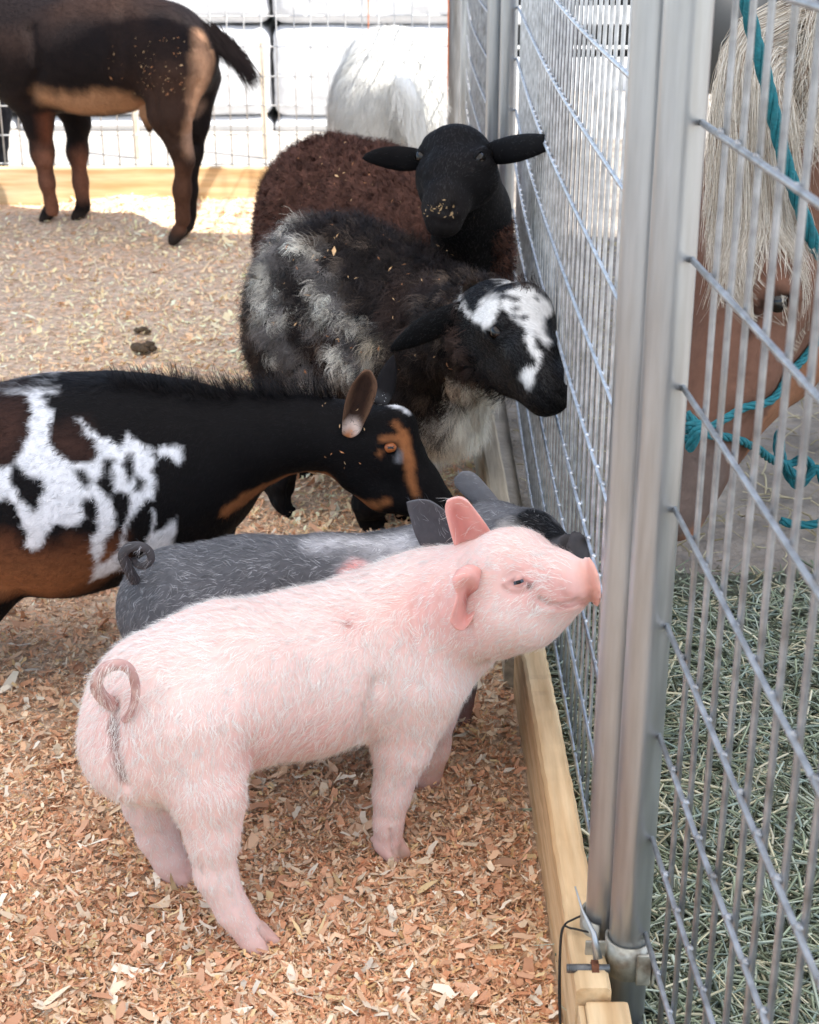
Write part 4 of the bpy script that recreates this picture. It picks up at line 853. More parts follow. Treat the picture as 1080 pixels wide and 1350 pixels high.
    def colour(P, part=None):
        C = np.tile(BK, (len(P), 1)) * (1 + .3 * fbm(P, 12, 3))[:, None]
        for k_, po in enumerate(browns): C = mark(C, P, po, lin(58, 38, 32), .02, .006, 60, 70 + k_)
        for k_, po in enumerate(tans): z_ = np.clip((.27 - P[:, 2]) / .10, 0, 1)[:, None]; C = mark(C, P, po, lin(92, 56, 38) * (1 - z_) + lin(158, 104, 68) * z_, .016, .008, 60, 80)
        for k_, po in enumerate(whites): C = mark(C, P, po, WH, .003, .005, 100, 30 + k_, -.001)
        for k_, po in enumerate(blacks): C = mark(C, P, po, BK, .004, .006, 100, 50 + k_, .0035)
        for i, (l, r, c, rg) in enumerate(L3): C = patch(C, S, l, np.array(r) if np.ndim(r) else r, c, 20 + i, rg, 55, .004, P)
        return C
    C = colour(S.V); e = S.part > 0; C = blend(C, lin(104, 78, 62), (S.part == 1) * .9); C = blend(C, lin(48, 34, 30), (S.part == 1) * sm(S.dist(np.array([W(466, 550, 2.066), W(474, 528, 2.066), W(480, 502, 2.066)])) + .003 * fbm(S.V, 150, 3), .0125, .005) * .85); C = blend(C, lin(28, 26, 28), (S.part == 3) * .95)
    b1 = W(462, 566, 2.07); C = blend(C, lin(225, 205, 195), (S.part == 1) * sm(np.linalg.norm(S.V - b1, axis=1) + .004 * noise(S.V, 120, 2), .016, .008)); C = blend(C, TN, (S.part == 1) * sm(np.linalg.norm(S.V - W(458, 574, 2.07), axis=1), .012, .006))
    C = blend(C, lin(20, 16, 16), (S.part == 1) * sm(S.dist(np.array([W(478, 540, 2.075), W(483, 508, 2.075)])), .0035, .003))
    make_obj('body', S.V, S.Q, M['hide'], rt, col=C)
    keys = flow_px(S, [(0, 520, -40, 10), (100, 520, -40, 8), (200, 510, -40, 4), (50, 600, -35, 25), (150, 620, -30, 30), (230, 600, -25, 35), (100, 720, -30, 20), (280, 530, -40, 5), (340, 530, -40, 0), (400, 520, -40, -6), (320, 600, -30, 30), (400, 600, -40, 15), (460, 600, -40, 5), (500, 620, -30, -20), (530, 600, -20, -35), (560, 650, -25, -30), (510, 540, -40, -10), (478, 520, 5, -40), (470, 650, -30, -20)])
    ridge = lambda P: np.clip(1 - np.abs(P[:, 1] - 2.145) / .045, 0, 1) * (P[:, 0] < -.05)
    rm = np.clip(1 - np.abs(S.V[:, 1] - 2.145) / .03, 0, 1) * (S.V[:, 0] > -.42) * (S.V[:, 0] < W(440, 500, 2.1)[0]) * (S.N[:, 2] > .75) * (S.part == 0)
    coat(S, rt, 2600, .024, .00045, lambda P, N, q: np.tile(lin(24, 21, 22), (len(P), 1)) * q.uniform(.7, 1.5, len(P))[:, None], keys, 9, lift=1.1, wave=.08, mask=rm + 1e-9, clump=.5, clumpn=300, name='back_hair')
    def ln(P, N):
        hd = np.clip((W(440, 560, 2.1)[0] - P[:, 0]) / .15, 0, 1); return .0075 + .0035 * hd + .018 * ridge(P) * np.clip(N[:, 2], 0, 1) * hd
    mk = np.where(S.part > 0, .3, 1.) * np.clip((np.linalg.norm(S.V - S.pt(514, 588), axis=1) - .007) / .01, 0, 1)
    vis = (S.V[:, 0] > -.75) * 1.; mk = mk * (.1 + .9 * vis)
    def hc(P, N, q): return np.clip(colour(P), lin(22, 20, 22), 1) * q.uniform(.7, 1.25, len(P))[:, None]
    coat(S, rt, 70000, ln, .00026, hc, keys, 8, lift=.2, wave=.05, mask=mk, clump=.35, clumpn=10000)
    eyeball(S, 515, 590, .0105, lin(150, 84, 44), rt, sink=.55, slot=True, hint=hint)
    return S
# ------------------------------------------------------------------ mottled sheep
def sheep_mottled():
    rt = root('sheep', G(470, 690), 'shaggy black and grey sheep with a white speckled forehead and white chest', 'sheep', 'sheep in the pen')
    P = [ball(W(446, 400, 2.86), .150, .06, (1, 1.1, 1.03)), ball(W(440, 445, 2.86), .150, .06, (.98, 1.1, 1.1)), ball(W(520, 445, 2.76), .150, .06, (1, 1, 1.08)), ball(W(575, 455, 2.66), .122, .05, (1, 1, 1.05)), ball(W(585, 520, 2.62), .080, .04, (1, 1, 1.1))]
    P += chain([(585, 450, 2.64, .11), (615, 437, 2.52, .080), (648, 424, 2.38, .061)], .03)
    P += chain([(655, 424, 2.35, .064), (682, 436, 2.28, .054), (704, 474, 2.21, .040), (722, 510, 2.16, .0295), (728, 522, 2.145, .0265)], .015)
    P += chain([(640, 460, 2.33, .045), (680, 492, 2.25, .032), (714, 530, 2.16, .019)], .02) + [ball(W(690, 405, 2.29), .036, .03)]
    P += leg([(505, 560, 2.66, .055), (492, 620, 2.66, .034), (488, 655, 2.665, .027)], (489, 2.68), .023, .021, 1, -.4, hr=.017)
    P += leg([(560, 560, 2.74, .055), (540, 620, 2.74, .034), (532, 650, 2.735, .027)], (532, 2.73), .023, .021, 1, -.4, hr=.017)
    P += leg([(400, 520, 2.80, .07), (382, 590, 2.79, .035), (366, 635, 2.78, .027)], (372, 2.755), .022, .020, 1, -.4, hr=.017)
    P += leg([(420, 520, 2.98, .07), (410, 570, 2.98, .035), (385, 600, 2.97, .027)], (400, 2.96), .022, .020, 1, -.4, hr=.017)
    P += leg([(600, 545, 2.66, .05), (592, 600, 2.65, .030), (588, 640, 2.65, .026)], (588, 2.66), .022, .02, 1, -.4, hr=.017) if False else []
    S = Skin(P, .0055); wool = 1 - sm(S.dist(np.array([W(662, 424, 2.35), W(684, 440, 2.28), W(728, 522, 2.145)])), .080, .012) * np.clip((S.V[:, 2] - .16) / .05, 0, 1)
    S.V = S.V + S.N * (wool * (.014 * fbm(S.V, 16, 2) + .010 * fbm(S.V, 38, 5)))[:, None]; S.fix()
    S.crease([(640, 432), (652, 424), (666, 430)], .006, -.005); S.crease([(640, 446), (652, 450), (666, 444)], .005, -.003); S.crease([(735, 540), (724, 534), (712, 524)], .004, .004); S.fix()
    S.crease([(738, 520), (744, 526)], .004, .006); S.fix()
    n0 = len(S.V)
    pf = lambda t: (math.sin(math.pi * (.12 + .88 * t) ** .9)) ** .6 + .02
    S.add(*ear(W(612, 408, 2.34), W(515, 467, 2.36), W(560, 455, 2) - W(556, 425, 2), .0205, -.45, .005, pf, bend=(0, 0, .006)), 1)
    hint = lids(S, 653, 438, .0125, .55, .75, .6, -.3, None)
    WH = lin(226, 224, 222); BK = lin(14, 12, 13)
    PX = lambda pts: side_poly(S, pts, 6.43, 600, 350)
    face_w = PX([(5,310),(60,250),(120,150),(220,75),(400,55),(560,75),(660,110),(780,180),(850,300),(830,400),(765,450),(750,510),(770,580),(820,660),(790,690),(750,640),(700,590),(680,620),(700,690),(755,750),(730,790),(715,850),(680,890),(680,950),(655,1010),(620,1060),(590,1000),(550,965),(570,900),(620,875),(680,870),(690,830),(680,770),(640,720),(600,620),(620,570),(590,520),(500,480),(440,400),(385,320),(390,260),(300,250),(230,300),(190,390),(120,440),(90,400),(60,340)])
    spots = [(S.pt(600 + x / 6.43, 350 + y / 6.43), r) for x, y, r in ((430, 262, .0035), (480, 268, .003), (530, 290, .004), (520, 370, .0035), (512, 430, .0035), (592, 440, .0035), (720, 225, .0045), (705, 290, .003), (780, 270, .004), (60, 290, .005), (380, 175, .004), (430, 185, .0045), (480, 185, .0045), (530, 165, .004), (580, 150, .004), (430, 130, .004), (620, 190, .003), (600, 150, .004), (350, 200, .003))]
    lines = [
        ([(640, 505), (620, 540), (590, 580), (570, 600)], [.02, .034, .038, .03], WH, .6), ([(560, 560), (575, 585)], .03, WH, .7)]
    L3 = [(S.line(a), b, c, d) for a, b, c, d in lines]
    def colour(P):
        C = np.tile(BK, (len(P), 1))
        for i, (l, r, c, rg) in enumerate(L3): C = patch(C, S, l, np.array(r) if np.ndim(r) else r, c, 40 + i, rg, 60, .004, P)
        C = mark(C, P, face_w, WH, .003, .004, 120, 12)
        for c_, r_ in spots: C = blend(C, lin(34, 34, 40), .95 * sm(np.linalg.norm(P - c_, axis=1) + .002 * noise(P, 200, 3), r_ + .0012, .003))
        return C
    C = colour(S.V); C = blend(C, lin(12, 11, 12), (S.part == 1)); make_obj('body', S.V, S.Q, M['hide'], rt, col=C)
    # short face hair
    keys = flow_px(S, [(380, 300, -35, 20), (360, 400, -10, 45), (430, 290, -40, 12), (500, 320, -35, 10), (450, 400, -25, 35), (400, 470, -20, 40), (520, 400, -25, 35), (580, 370, -30, 10), (560, 450, -15, 40), (600, 540, -12, 45), (570, 580, -12, 45), (620, 380, -40, 0), (680, 400, -35, -20), (710, 470, -20, -35), (660, 470, -35, -10), (560, 440, -35, 10), (640, 520, -15, 40)])
    face = sm(S.dist(np.array([W(662, 424, 2.35), W(684, 440, 2.28), W(728, 522, 2.145)])), .080, .012); face[n0:] = .6; fm = face * np.clip((np.linalg.norm(S.V - S.pt(652, 437), axis=1) - .012) / .01, 0, 1)
    coat(S, rt, 20000, .009, .00032, lambda P, N, q: colour(P) * q.uniform(.8, 1.5, len(P))[:, None] + .003, keys, 11, lift=.18, mask=fm, name='face_hair', m='bristle')
    # long curly locks
    wm = (1 - face) * np.clip((S.V[:, 2] - .20) / .06, 0, 1); wm[n0:] = 0; cl_ = S.line([(640, 510), (622, 545), (595, 585), (572, 600)]); cm = sm(S.dist(cl_), .05, .01); cm[n0:] = 0
    coat(S, rt, 16000, .045, .0004, lambda P, N, q: blend(np.tile(lin(248, 240, 226), (len(P), 1)), lin(60, 48, 44), sm(-S.dist(cl_, P) - .01 * noise(P, 40, 3), -.045, .008)) * q.uniform(.75, 1.05, len(P))[:, None], keys, 13, lift=.25, wave=.05, mask=cm, clump=.6, clumpn=700, droop=.3, name='chest_hair'); wm = wm * (1 - .8 * cm)
    greyL = [(S.line([(370, 300), (362, 350), (365, 400), (380, 440)]), .040), (S.line([(420, 330), (440, 400), (470, 440)]), .022), (S.line([(430, 460), (480, 470), (500, 450)]), .024), (S.line([(395, 480), (420, 500)]), .03)]
    chest = S.line([(640, 505), (620, 540), (590, 580), (570, 600)])
    def wc(P, N, q):
        c = np.tile(lin(44, 38, 37), (len(P), 1)); br = fbm(P, 9, 3); c = c * 1.0; c = blend(c, lin(66, 50, 44), np.clip(br * 2, 0, .8)); tp = q.random(len(P)) < .10; c[tp] = lin(112, 96, 84)
        g = np.zeros(len(P))
        for l, r in greyL: g = np.maximum(g, sm(S.dist(l, P) + .06 * fbm(P, 30, 7), r, .012))
        c = blend(c, lin(128, 122, 119), g * .9); lt = g * (fbm(P, 34, 14) > .08); c = blend(c, lin(234, 226, 212), lt * .9)
        c = blend(c, lin(226, 216, 202), sm(S.dist(chest, P) + .02 * fbm(P, 40, 4), .046, .012)); c = blend(c, lin(200, 184, 160), sm(np.linalg.norm(P - S.pt(497, 455), axis=1), .022, .01))
        return c
    def wl(P, N): return np.where(P[:, 0] > W(575, 400, 2.7)[0], .026, .040)
    coat(S, rt, 75000, wl, .00050, wc, keys, 12, lift=.5, wave=.28, wavef=3.6, spread=.45, nseg=6, droop=.15, mask=wm, clump=.94, clumpn=1900, lockcol=.85, name='wool', nmix=.9, cvar=.55)
    eyeball(S, 653, 438, .0125, lin(30, 20, 14), rt, sink=.55, hint=hint)
    return S
# ------------------------------------------------------------------ brown sheep
def sheep_brown():
    rt = root('sheep', G(520, 600), 'brown woolly sheep with a black face looking at the camera', 'sheep', 'sheep in the pen')
    P = [ball(W(440, 285, 3.55), .168, .07, (1, 1.1, 1.02)), ball(W(500, 300, 3.42), .160, .06, (1, 1.1, 1.05)), ball(W(560, 320, 3.28), .15, .06), ball(W(440, 350, 3.5), .165, .06), ball(W(612, 385, 3.08), .088, .05), ball(W(595, 330, 3.18), .115, .05)]
    P += chain([(622, 340, 3.06, .082), (620, 280, 2.94, .070), (606, 222, 2.80, .066)], .03)
    P += chain([(601, 216, 2.76, .068), (597, 240, 2.70, .052), (588, 268, 2.64, .037), (584, 282, 2.62, .032)], .015)
    P += [ball(W(585, 298, 2.63), .026, .015, (1.1, 1, .7)), ball(W(628, 235, 2.70), .040, .03), ball(W(576, 240, 2.70), .032, .03)]
    for px, Y, q in ((560, 3.15, 0), (620, 3.2, 0), (400, 3.45, 1), (450, 3.65, 1)): P += leg([(px, 470, Y, .06), (px + 3, 520, Y, .034), (px, 545, Y, .026)], (px, Y), .022, .02, .6, -.8, hr=.017)
    S = Skin(P, .0062); nk = W(572, 250, 3.2)[0]; wl_ = np.clip((nk - S.V[:, 0]) / .03, 0, 1) * np.clip((S.V[:, 2] - .2) / .04, 0, 1); S.V = S.V + S.N * (wl_ * (.008 * fbm(S.V, 22, 2) + .004 * noise(S.V, 60, 3)))[:, None]; S.fix()
    S.crease([(628, 204), (636, 198), (645, 203)], .007, -.007); S.crease([(628, 216), (637, 219), (645, 214)], .006, -.004); S.crease([(553, 200), (549, 205), (549, 214)], .006, -.005)
    S.crease([(578, 272), (582, 278)], .005, .008); S.crease([(600, 272), (596, 279)], .005, .008); S.crease([(572, 290), (586, 296), (604, 290)], .004, .006); S.crease([(588, 280), (587, 292)], .003, .003); S.fix()
    n0 = len(S.V); pf = lambda t: (math.sin(math.pi * (.14 + .86 * t) ** .8)) ** .6 + .02
    S.add(*ear(W(556, 210, 2.76), W(478, 216, 2.76), W(510, 232, 2) - W(510, 200, 2), .021, -.4, .006, pf, bend=(0, 0, .010)), 1)
    S.add(*ear(W(640, 203, 2.74), W(717, 191, 2.58), W(690, 215, 2) - W(690, 180, 2), .022, .4, .006, lambda t: (math.sin(math.pi * (.14 + .7 * t) ** .8)) ** .6 + .02, bend=(0, 0, .003)), 1)
    BK = lin(19, 18, 20); BR = lin(96, 66, 56)
    hl = np.array([W(622, 335, 3.0), W(620, 280, 2.92), W(601, 216, 2.76), W(590, 270, 2.64), W(588, 300, 2.62)]); nose = W(586, 286, 2.62)
    hint = lids(S, 635, 208, .0130, .6, .7, .6, .2, None); hint2 = lids(S, 553, 206, .0120, .55, .7, .6, -.2, None)
    eL = np.array([W(556, 210, 2.76), W(478, 216, 2.76)])
    body_ = lambda P: np.clip((S.dist(hl, P) - .088 + .01 * fbm(P, 10, 2)) / .012, 0, 1) * np.clip((S.dist(eL, P) - .028) / .004, 0, 1) * (P[:, 0] < W(640, 300, 2.9)[0])
    def colour(P):
        C = np.tile(BK, (len(P), 1)); C = blend(C, lin(10, 9, 10), .5 * sm(np.abs(fbm(P, 12, 3)), .1, .1)); C = blend(C, BR, body_(P) * np.clip((P[:, 2] - .18) / .03, 0, 1))
        return blend(C, lin(38, 34, 34), sm(np.linalg.norm(P - nose, axis=1), .045, .02) * .7)
    make_obj('body', S.V, S.Q, M['hide'], rt, col=colour(S.V))
    keys = flow_px(S, [(400, 230, -30, 20), (360, 300, -10, 40), (450, 190, -40, 5), (520, 230, -30, 20), (500, 290, -20, 40), (620, 300, 5, 50), (650, 280, 10, 45), (600, 190, 0, -45), (590, 240, 0, -45), (585, 290, 0, -30), (510, 215, -50, 5), (690, 200, 50, -5), (610, 360, 0, 45), (630, 240, 30, -15)])
    isw = (body_(S.V) > .3) * np.clip((S.V[:, 2] - .2) / .04, 0, 1); isw[n0:] = 0; rim = ((S.V[:, 0] > W(646, 300, 3.0)[0]) & (S.V[:, 2] < .52)) * 1.; rim[n0:] = 0
    coat(S, rt, 60000, .015, .0006, lambda P, N, q: np.tile(BR * .95, (len(P), 1)) * q.uniform(.7, 1.35, len(P))[:, None] * (1 + .35 * noise(P, 45, 6))[:, None], keys, 14, lift=.9, wave=.5, wavef=3.2, spread=1.2, nseg=4, mask=isw + rim * .5, clump=.95, clumpn=5200, cvar=.55, name='wool', nmix=.5)
    sh = np.where(isw > 0, 0, 1.) * np.clip((np.linalg.norm(S.V - S.pt(635, 208), axis=1) - .012) / .01, 0, 1); sh[n0:] = .6
    coat(S, rt, 16000, .009, .0004, lambda P, N, q: np.tile(BK * 1.5, (len(P), 1)) * q.uniform(.6, 1.6, len(P))[:, None], keys, 15, lift=.15, mask=sh, name='face_hair', m='bristle')
    eyeball(S, 635, 208, .0130, lin(26, 20, 16), rt, sink=.6, hint=hint); eyeball(S, 553, 206, .0120, lin(26, 20, 16), rt, sink=.55, hint=hint2)
    # crumbs on the muzzle
    L = [S.hit(float(a), float(b)) for a, b in zip(rng.normal(578, 14, 34), rng.normal(277, 5, 34))]; return S, L
# ------------------------------------------------------------------ brown goat at the back
def goat_back():
    rt = root('goat', G(150, 300), 'dark brown goat with tan belly and raised black tail by the back board', 'goat', 'goats in the pen')
    P = chain([(216, 66, 5.04, .145), (170, 62, 5.08, .150), (110, 66, 5.14, .165), (50, 70, 5.20, .172), (15, 60, 5.23, .15), (-30, 20, 5.26, .10), (-50, -50, 5.26, .075), (-90, -70, 5.26, .07), (-130, -30, 5.24, .045)], .06)
    P += [ball(W(243, 78, 5.02), .105, .05), ball(W(135, 112, 5.12), .11, .05, (1.6, 1, .8))]
    P += chain([(228, 105, 4.98, .105), (226, 150, 4.95, .068), (236, 190, 4.95, .036), (243, 210, 4.96, .028), (240, 250, 4.97, .024), (241, 290, 4.98, .024)], .03) + hoofpair(235, 4.99, -1, -.1, .026, .018)[0]
    P += chain([(250, 105, 5.10, .10), (252, 160, 5.10, .055), (254, 200, 5.10, .03), (250, 250, 5.1, .022), (250, 285, 5.10, .023)], .03) + hoofpair(246, 5.10, -1, -.1, .026, .018)[0]
    P += chain([(40, 120, 5.15, .09), (50, 160, 5.15, .045), (56, 200, 5.16, .033), (62, 240, 5.18, .022), (69, 276, 5.22, .025)], .03) + hoofpair(64, 5.30, -1, -.1, .026, .018)[0]
    P += chain([(85, 120, 5.30, .08), (102, 160, 5.32, .040), (102, 200, 5.32, .033), (106, 240, 5.33, .023), (110, 272, 5.33, .026)], .03) + hoofpair(107, 5.34, -1, -.1, .026, .018)[0]
    P += chain([(196, 150, 5.05, .03), (197, 172, 5.05, .010)], .01)
    S = Skin(P, .0085); S.V = S.V + S.N * (.004 * fbm(S.V, 8, 2))[:, None]; S.fix()
    S.crease([(160, 10), (158, 50), (150, 90)], .022, .009); S.crease([(40, 40), (52, 90), (40, 130)], .02, .012); S.crease([(200, 120), (206, 150), (214, 175)], .014, .010); S.crease([(236, 196), (248, 204)], .012, -.006); S.crease([(58, 214), (66, 216)], .012, -.006); S.crease([(262, 110), (252, 150), (258, 190)], .012, .008); S.fix()
    BK = lin(28, 22, 22); BR = lin(62, 44, 36); TN = lin(176, 132, 98)
    lines = [([(225, 120), (215, 150), (228, 180)], .075, BR, .7), ([(60, 130), (100, 140), (150, 135), (190, 145)], [.035, .05, .06, .045], TN, .5),
             ([(262, 50), (268, 80), (262, 120), (252, 160), (250, 195)], [.016, .032, .034, .022, .012], lin(196, 150, 118), .5), ([(262, 140), (250, 180), (253, 200)], .014, lin(160, 130, 112), .6),
             ([(236, 225), (238, 260), (240, 300)], .04, lin(86, 58, 44), .8), ([(62, 205), (64, 245), (69, 280)], .03, lin(130, 88, 70), .7), ([(104, 205), (108, 250)], .03, lin(130, 88, 70), .7), ([(60, 155), (64, 180)], .018, lin(120, 72, 52), .7)]
    L3 = [(S.line(a), b, c, d) for a, b, c, d in lines]
    def colour(P):
        C = np.tile(BK, (len(P), 1)); C = blend(C, BR, .5 * np.clip(fbm(P, 4, 1) * 2, 0, 1))
        for i, (l, r, c, rg) in enumerate(L3): C = patch(C, S, l, np.array(r) if np.ndim(r) else r, c, 60 + i, rg, 25, .026, P)
        return blend(C, lin(50, 42, 38), sm(P[:, 2] + .008 * fbm(P, 30, 2), .04, .01))
    make_obj('body', S.V, S.Q, M['hide'], rt, col=colour(S.V))
    keys = flow_px(S, [(230, 30, 30, 20), (150, 30, 35, 10), (60, 40, 30, 20), (60, 100, 20, 35), (150, 100, 20, 35), (220, 100, 5, 45), (230, 170, 5, 45), (262, 90, 0, 45), (60, 200, 3, 40), (240, 240, 0, 40)])
    coat(S, rt, 26000, .02, .0006, lambda P, N, q: colour(P) * q.uniform(.7, 1.3, len(P))[:, None], keys, 17, lift=.15, mask=np.clip((S.V[:, 2] - .05) / .05, 0, 1))
    # tail
    L = spline([W(256, 38, 5.03), W(275, 42, 5.02), W(295, 55, 5.01), (W(315, 75, 5.0))], 24); q = np.random.default_rng(4); n = 2600; t = q.random(n); base = np.array([L[int(a * 23)] for a in t]); tip = W(334, 110, 5.0)
    d = nrm(L[[min(int(a * 23) + 1, 23) for a in t]] - base + nrm(q.normal(0, 1, (n, 3))) * .004 + (tip - base) * .15); Ln = .06 + .06 * q.random(n); base = base + q.normal(0, 1, (n, 3)) * (.014 * (1 - .4 * t))[:, None]
    sd = nrm(np.cross(d, (0, 1, 0))); V = np.stack([base - sd * .0009, base + sd * .0009, base + d * Ln[:, None] * .5 - sd * .0008 + (0, 0, -.002), base + d * Ln[:, None] * .5 + sd * .0008 + (0, 0, -.002), base + d * Ln[:, None] + (0, 0, -.01)], 1).reshape(-1, 3)
    b = np.arange(n)[:, None] * 5; mb = MB(); mb.tube(L, np.linspace(.02, .008, 24), 10, c=BK); mb.add(V, b + [0, 1, 3, 2], b + [2, 3, 4], c=np.tile(BK * 1.2, (len(V), 1))); mb.build('tail', M['hair'], rt, col=True)
    return S
# ------------------------------------------------------------------ white goat seen from behind
def goat_white():
    rt = root('goat', G(515, 305), 'white long haired goat seen from behind beside the bales', 'goat', 'goats in the pen')
    P = [ball(W(512, 130, 5.14), .170, .06, (1, 1, 1.05)), ball(W(516, 105, 5.32), .165, .06, (1, 1.1, 1)), ball(W(508, 160, 5.16), .175, .06), ball(W(500, 120, 5.42), .13, .05)]
    P += [ball(W(470, 175, 5.4), .09, .05)]
    for px, Y in ((480, 5.14), (548, 5.14), (490, 5.42), (540, 5.42)): P += leg([(px, 205, Y, .07), (px, 240, Y, .035), (px, 262, Y, .028)], (px, Y), .026, .024, 0, 1, hr=.024)
    S = Skin(P, .009); WH = lin(238, 236, 230); make_obj('body', S.V, S.Q, M['hide'], rt, col=np.tile(WH, (len(S.V), 1)))
    keys = flow_px(S, [(515, 60, 0, 30), (470, 110, -14, 40), (570, 110, 12, 40), (515, 130, 0, 45), (450, 170, -8, 45), (580, 170, 6, 45), (515, 190, 0, 45)])
    coat(S, rt, 34000, .075, .0006, lambda P, N, q: np.tile(WH, (len(P), 1)) * q.uniform(.8, 1.03, len(P))[:, None], keys, 18, lift=.14, wave=.05, mask=np.clip((S.V[:, 2] - .2) / .1, 0, 1), clump=.5, clumpn=1500, droop=.15)
    q = np.random.default_rng(5); n = 2600; t = q.random(n); L = spline([W(530, 105, 4.98), W(538, 120, 4.93), W(546, 140, 4.91), W(549, 158, 4.91)], 20); base = np.array([L[int(a * 19)] for a in t]) + q.normal(0, 1, (n, 3)) * (.018 * (1 - .5 * t))[:, None]
    d = nrm(np.array((.05, -.05, -1)) + q.normal(0, .13, (n, 3))); Ln = .05 + .06 * q.random(n)[:, None]; sd = nrm(np.cross(d, (0, 1, 0))); V = np.stack([base - sd * .0008, base + sd * .0008, base + d * Ln * .5 - sd * .0007, base + d * Ln * .5 + sd * .0007, base + d * Ln], 1).reshape(-1, 3)
    b = np.arange(n)[:, None] * 5; mb = MB(); mb.tube(L, np.linspace(.03, .012, 20), 12, c=WH); mb.add(V, b + [0, 1, 3, 2], b + [2, 3, 4], c=np.tile(WH, (len(V), 1))); mb.build('tail', M['hair'], rt, col=True)
def sheep_outside():
    rt = root('sheep', G(-30, 262), 'black sheep standing behind the back wire at the edge of the view', 'sheep')
    P = [ball(W(-60, 90, 6.1), .16, .06, (1.2, 1, 1)), ball(W(-95, 95, 6.1), .16, .06, (1.3, 1, 1)), ball(W(-25, 100, 6.1), .13, .06)] + chain([(-20, 90, 6.08, .07), (0, 60, 6.05, .06), (16, 66, 6.0, .035)], .03)
    for px, Y in ((2, 6.06), (-12, 6.2), (-120, 6.05), (-135, 6.2)): P += leg([(px, 140, Y, .045), (px, 190, Y, .025), (px, 215, Y, .022)], (px, Y), .022, .02, 1, 0, hr=.02)
    S = Skin(P, .011); C = np.tile(lin(24, 24, 28), (len(S.V), 1)); make_obj('body', S.V, S.Q, M['hide'], rt, col=C)
    coat(S, rt, 6000, .03, .0009, lambda P, N, q: np.tile(lin(34, 34, 40), (len(P), 1)) * q.uniform(.6, 1.6, len(P))[:, None], [(np.array((0, 6, .5)), np.array((0, 0, -1.)))], 19, lift=.4, wave=.2, mask=np.clip((S.V[:, 2] - .2) / .1, 0, 1), name='wool')
